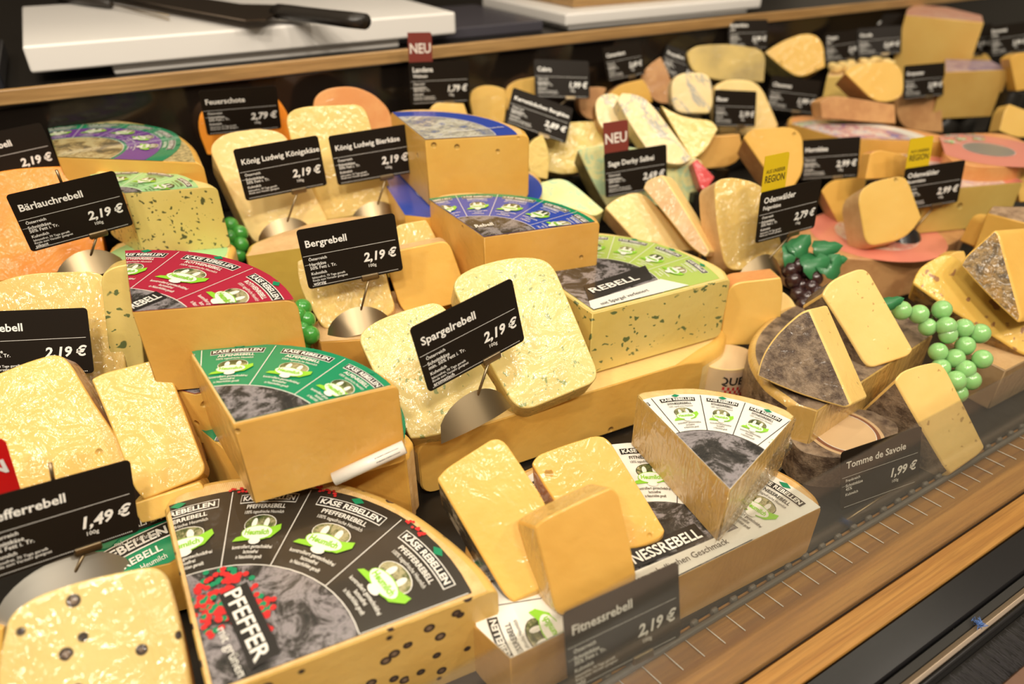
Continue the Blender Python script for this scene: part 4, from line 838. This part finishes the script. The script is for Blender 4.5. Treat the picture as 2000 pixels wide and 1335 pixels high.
chunk('yellow block behind the golden-mould wedge', [(1900, 480), (1925, 430), (1945, 424), (2040, 450), (2040, 500), (1940, 500)], (1930, 500), -34, 12, .03, None, YEL, RT, (), z=.07)
# box print
def band_text(): 
    o = [q for q in C.objects if q.get('label', '').startswith('small round cheese box')][0]; b = o.location
    c, R = Vector((b.x, b.y, 0)), .0
    P0 = at_z(1425, 722, .045); R = (Vector((P0.x, P0.y, 0))-c).length+.0006
    bm = bmesh.new(); a0 = math.atan2(-c.y, -c.x)
    def pt(th, z): return Vector((R*math.cos(a0+th), R*math.sin(a0+th), z))
    N = 30
    for k in range(N):
        t0, t1 = -1.5+3*k/N, -1.5+3*(k+1)/N
        bm.faces.new([bm.verts.new(pt(t0, .013)), bm.verts.new(pt(t1, .013)), bm.verts.new(pt(t1, .031)), bm.verts.new(pt(t0, .031))]).material_index = 0
        for j in range(3):
            if (j+k) % 2: bm.faces.new([bm.verts.new(pt(t0, .001+j*.004)*1.003), bm.verts.new(pt(t1, .001+j*.004)*1.003), bm.verts.new(pt(t1, .005+j*.004)*1.003), bm.verts.new(pt(t0, .005+j*.004)*1.003)]).material_index = 1
            else: bm.faces.new([bm.verts.new(pt(t0, .001+j*.004)*1.003), bm.verts.new(pt(t1, .001+j*.004)*1.003), bm.verts.new(pt(t1, .005+j*.004)*1.003), bm.verts.new(pt(t0, .005+j*.004)*1.003)]).material_index = 0
    vs, fs, x0, x1 = text_polys('BRIQUE', .03, 0); sz = .013
    out = []
    for v in vs:
        th = ((v[0]-x0)*sz*1.0)/R-.95; q = pt(th, .016+v[1]*sz); q.x *= 1.012; q.y *= 1.012; out.append(bm.verts.new(q))
    for f in fs: bm.faces.new([out[i] for i in f]).material_index = 2
    l = bm_obj('paper_band', bm, [simple('band_cream', (.70, .50, .32), .5), INK['red'], INK['black']], o, None, False); l['label'] = 'band with red checks and dark letters'
band_text()
# ---- grapes
def grape_mat(name, c, sss):
    m, t, p = base_mat(name); p.inputs['Base Color'].default_value = rgba(c); p.inputs['Roughness'].default_value = .22; p.inputs['Subsurface Weight'].default_value = sss
    p.inputs['Subsurface Radius'].default_value = (.5, 1, .4); p.inputs['Subsurface Scale'].default_value = .01; p.inputs['Coat Weight'].default_value = .6; p.inputs['Coat Roughness'].default_value = .12; return m
GG = grape_mat('green_grape', (.30, .56, .22), .8); DG = grape_mat('dark_grape', (.035, .012, .012), .1); LEAFM = simple('plastic_leaf', (.03, .18, .06), .4, coat=.2)
def sph(r):
    bm = bmesh.new(); bmesh.ops.create_icosphere(bm, subdivisions=3, radius=r); me = bpy.data.meshes.new('grape'); bm.to_mesh(me); bm.free(); me.shade_smooth(); return me
def bunch(label, pts, z0, r, mat, leaves=(), yw=-32, tl=45, stem=None):
    p0 = at_z(*pts[-1], z0); n = normal(yw, tl); P = [at_plane(x, y, p0, n)+n*random.uniform(-.004, .006) for x, y in pts]
    base = Vector((sum(p.x for p in P)/len(P), sum(p.y for p in P)/len(P), min(p.z for p in P)-r))
    root = empty('grape_bunch', base, label, 'grapes'); me = sph(r); me.materials.append(mat)
    for p in P:
        o = bpy.data.objects.new('grape', me); C.objects.link(o); o.parent = root; o.location = p-base; s = random.uniform(.92, 1.05); o.scale = (s, s, s*1.05)
    bm = bmesh.new()
    for a, b in zip(P, P[1:]): add_tube(bm, [a-base-n*r*.8, b-base-n*r*.8], .0011, 5)
    bm_obj('stem', bm, [simple('stem_green', (.10, .16, .04), .6)], root)
    for (cx, cy, rx, ry, rot_) in leaves:
        c = at_plane(cx, cy, p0+n*.012, n); d = (c-CAM).length; e1 = (R_-n*R_.dot(n)).normalized(); e2 = n.cross(e1)
        bm = bmesh.new(); k = d/FPX; N = 18; cv = bm.verts.new(c-base-n*.002); ring = []
        for i in range(N):
            a = 2*PI*i/N; rr_ = 1+.12*math.cos(3*a)+.05*math.cos(9*a); u, v = rx*k*rr_*math.cos(a), ry*k*rr_*math.sin(a)
            uu = u*math.cos(rot_)-v*math.sin(rot_); vv = u*math.sin(rot_)+v*math.cos(rot_); ring.append(bm.verts.new(c-base+e1*uu+e2*vv+n*(.003*math.cos(2*a)-.001)))
        for i in range(N): bm.faces.new((cv, ring[i], ring[(i+1) % N]))
        o = bm_obj('leaf', bm, [LEAFM], root); md = o.modifiers.new('s', 'SOLIDIFY'); md.thickness = .0006
    return root
G = [(1763, 605), (1795, 613), (1839, 605), (1815, 637), (1842, 640), (1848, 655), (1883, 640), (1914, 651), (1888, 674), (1834, 686), (1867, 699), (1912, 703), (1884, 722), (1841, 717), (1860, 745), (1897, 742), (1876, 767)]
bunch('bunch of translucent green plastic grapes at the right', G, .052, .0088, GG, [(1742, 590, 18, 12, .3)])
D = [(1540, 530), (1556, 520), (1575, 530), (1590, 545), (1548, 548), (1565, 556), (1582, 562), (1556, 575), (1574, 582), (1592, 575), (1600, 590), (1565, 598), (1585, 600)]
bunch('bunch of black plastic grapes with green leaves, right of centre', D, .07, .0085, DG, [(1562, 480, 24, 20, .8), (1612, 484, 26, 17, .1), (1590, 515, 26, 24, .3), (1622, 520, 24, 22, .9), (1540, 495, 12, 24, 0), (1636, 506, 14, 12, 0)])
bunch('few bright green grapes between the herb wheel and the olive wheel', [(450, 440), (468, 455), (452, 465), (470, 478), (448, 488), (462, 496)], .115, .0085, grape_mat('green_grape_deep', (.06, .34, .05), .5))
bunch('few bright green grapes between the crimson wheel and the wrapped wedge', [(590, 600), (584, 618), (600, 625), (592, 645), (608, 655), (590, 665)], .10, .0085, _g if False else bpy.data.materials['green_grape_deep'])
# rolled paper slip
a = at_z(652, 935, .102); b = at_z(790, 872, .118)
slip = empty('paper_slip', a, 'rolled white barcode slip in front of the green-labelled quarter wheel', 'paper')
bm = bmesh.new(); add_tube(bm, [Vector(), b-a], .0048, 14); bm_obj('roll', bm, [simple('slip_paper', (.80, .74, .66), .4, coat=.4)], slip)
bm = bmesh.new(); d = (b-a); up = Vector((0, -.45, .89)); up = (up-d.normalized()*up.dot(d.normalized())).normalized(); sd = d.normalized().cross(up)
def sp(u, th): return a-a+d*u+(up*math.cos(th)-sd*math.sin(th)*-1)*.00495
u = .60
while u < .93:
    w_ = random.choice([.004, .007, .010])
    vs_ = [sp(u, .1), sp(u+w_, .1), sp(u+w_, .9), sp(u, .9)]; bm.faces.new([bm.verts.new(v) for v in vs_]); u += w_+random.choice([.005, .008])
bm_obj('barcode', bm, [INK['black']], slip, None, False)
# dark risers that carry the pieces at the back of the deck
deck = [o for o in C.objects if o.name.startswith('display_deck')][0]; D0 = deck.location.copy()
n_r = 0
def deck_z(y): return .085 if y > .86 else .05 if y > .72 else .008 if y > .62 else 0.0
for r in [o for o in C.objects if o.type == 'EMPTY' and o.get('category') == 'cheese']:
    vs = [r.location+v.co for ch in r.children if ch.type == 'MESH' and ch.name.startswith('cheese_body') for v in ch.data.vertices]
    if not vs: continue
    x0, x1 = min(v.x for v in vs), max(v.x for v in vs); y0, y1 = min(v.y for v in vs), min(max(v.y for v in vs), .945); z = r.location.z
    cx, cy = (x0+x1)/2, (y0+y1)/2; dzk = deck_z(cy-.3*(y1-y0)*.5)
    if cy < .50 or z-deck_z(cy+.02) < .022 or cx < .30: continue
    hx, hy = (x1-x0)*.28, (y1-y0)*.22
    n_r += 1; slab_obj('riser_%d' % n_r, (cx-hx, cy-hy, deck_z(cy+hy)), (cx+hx, cy+hy, z-.0005), DARK, kind='structure')
# loose clear film
def film(label, px, z, yaw, tilt, amp=.004, parent_label=None):
    p0 = at_z(*px[0], z); n = normal(yaw, tilt); q = [at_plane(x, y, p0, n) for x, y in px]; NX, NY = 26, 18
    host = [o for o in C.objects if o.get('label') == parent_label][0]; b = host.location
    bm = bmesh.new(); g = {}
    for i in range(NX+1):
        for j in range(NY+1):
            u, v = i/NX, j/NY; p = (q[0]*(1-u)+q[1]*u)*(1-v)+(q[3]*(1-u)+q[2]*u)*v
            g[i, j] = bm.verts.new(p-b+n*(amp*math.sin(u*9+v*4)*math.sin(v*7+u*3)+random.gauss(0, amp*.12)))
    for i in range(NX):
        for j in range(NY): bm.faces.new((g[i, j], g[i+1, j], g[i+1, j+1], g[i, j+1]))
    bm_obj('plastic_wrap', bm, [FILM], host)['label'] = 'crinkled clear film'
film('', [(1395, 1062), (1430, 945), (1555, 815), (1530, 915)], .062, 10, 25, .003, 'upright-cut white-labelled sector standing on the large half wheel')
film('', [(240, 905), (150, 725), (185, 735), (275, 900)], .085, -10, 42, .003, 'broad yellow slab in front of the white wrapped slab at left')
# ---- cutting boards, knife and the rest of the service side
YB = 1.07
def board(name, label, x0, x1, y0, y1, z0, z1, mat, bev=.006):
    return slab_obj(name, (x0, y0, z0), (x1, y1, z1), mat, label, 'cutting board', bev=bev)
xl = at_y(42, 90, YB).x; zt = at_y(42, 90, YB).z; xr = at_y(890, 24, YB).x; zb = at_y(60, 145, YB).z
board('cutting_board', 'large white cutting board at the upper left, carrying the knife', xl, xr, YB, YB+.42, zb, zt, POLY, .004)
xa = at_y(225, 150, YB+.015).x; xb_ = at_y(780, 100, YB+.015).x
board('cutting_board', 'smaller white board directly under the large white cutting board', xa, xb_, YB+.012, YB+.36, .2455, zb-.0005, POLY, .003)
YC = 1.075
x2 = at_y(1105, 45, YC).x; x3 = at_y(1487, 8, YC).x
z2 = at_y(1105, 27, YC).z; z3 = at_y(1110, 52, YC).z
board('cutting_board', 'second white cutting board, at the top right of centre', x2, x3, YC, YC+.3, z3, z2, POLY, .004)
board('cutting_board', 'smaller white board under the second white cutting board', x2+.01, x3-.03, YC+.006, YC+.28, .2455, z3-.0005, POLY, .003)
board('cutting_board', 'brown wooden board on the second white cutting board', x2+.05, x3-.07, YC+.05, YC+.25, z2+.0003, z2+.018, WOOD2, .003)
slab_obj('tray', (x2-.33, 1.10, .2455), (x2-.03, 1.35, .262), simple('grey_tray', (.07, .065, .08), .25), 'grey tray on the service counter between the cutting boards', 'tray', bev=.0018)
slab_obj('scale_foot', (xl-.2, 1.05, .2455), (xl-.03, 1.3, .27), simple('dark_device', (.02, .02, .025), .25), 'dark device left of the large white cutting board', 'device', bev=.004)
# plate
pc = at_z(735, -25, zt+.002); bm = bmesh.new(); prof = [(.0, .0), (.055, .0), (.085, .006), (.105, .013), (.106, .015), (.084, .009), (.055, .003), (.0, .003)]; N = 48; rg = []
for r_, z_ in prof[1:-1]: rg.append([bm.verts.new((r_*math.cos(2*PI*k/N), r_*math.sin(2*PI*k/N), z_)) for k in range(N)])
for q, s in zip(rg, rg[1:]):
    for k in range(N): bm.faces.new((q[k], q[(k+1) % N], s[(k+1) % N], s[k]))
bm.faces.new(rg[0][::-1]); bm.faces.new(rg[-1]); bmesh.ops.recalc_face_normals(bm, faces=bm.faces[:])
o = bm_obj('plate', bm, [simple('porcelain', (.85, .8, .74), .15)], None, None, True); o.location = Vector((pc.x, pc.y, zt+.0005)); tag(o, 'white plate on the large cutting board at the top edge', 'plate')
# knife
def on_board(x, y, h=0.0): return at_z(x, y, zt+h)
k0 = on_board(712, 42, .014); k1 = on_board(545, 22, .014)
kn = empty('knife', on_board(630, 35), 'large kitchen knife with a black handle lying on the white board', 'knife'); kb = kn.location.copy()
bm = bmesh.new(); n_ = 9; d = (k1-k0); pts = [k0+d*(i/(n_-1)) for i in range(n_)]
rings = []
side = Vector((0, 0, 1)).cross(d.normalized()).normalized()
for i, p in enumerate(pts):
    wv = .0165*(1, 1.12, 1.05, .95, .9, .9, .95, 1.1, 1.05)[i]*(.75 if i in (0,) else 1); rings.append([bm.verts.new(p-kb+side*wv*math.cos(t)+Vector((0, 0, 1))*.010*math.sin(t)) for t in [2*PI*k/12 for k in range(12)]])
for q, s in zip(rings, rings[1:]):
    for k in range(12): bm.faces.new((q[k], q[(k+1) % 12], s[(k+1) % 12], s[k]))
bm.faces.new(rings[0][::-1]); bm.faces.new(rings[-1]); bm_obj('handle', bm, [simple('handle_black', (.02, .016, .013), .3)], kn)['label'] = 'black handle'
bp = [on_board(x, y, .012) for x, y in [(548, 12), (540, 30), (520, 40), (480, 42), (330, 15), (200, -10), (205, -22), (330, -12), (470, 10)]]
bm = bmesh.new(); A = [bm.verts.new(p-kb) for p in bp]; B = [bm.verts.new(p-kb+Vector((0, 0, .002))) for p in bp]; bm.faces.new(A); bm.faces.new(B[::-1])
for i in range(len(bp)): j = (i+1) % len(bp); bm.faces.new((A[i], A[j], B[j], B[i]))
bmesh.ops.recalc_face_normals(bm, faces=bm.faces[:]); bm_obj('blade', bm, [simple('blade_steel', (.22, .17, .13), .3, metal=1)], kn, None, False)['label'] = 'grey steel blade'
f0 = on_board(120, -6, .008); f1 = on_board(215, 8, .008)
fk = empty('cheese_knife', on_board(170, 2), 'dark handled forked cheese knife at the top left of the board', 'knife'); fb = fk.location.copy()
bm = bmesh.new(); add_tube(bm, [f0-fb, (f0+f1)/2-fb, f1-fb], .009, 10, taper=[1.1, 1, .7]); bm_obj('handle', bm, [simple('fork_handle', (.03, .024, .02), .35)], fk)
for e in (0, 8):
    g1_ = on_board(330, 30+e, .003); bm = bmesh.new(); add_tube(bm, [f1-fb+Vector((0, .002*e/8, 0)), g1_-fb], .0012, 6); bm_obj('tine', bm, [METAL], fk)
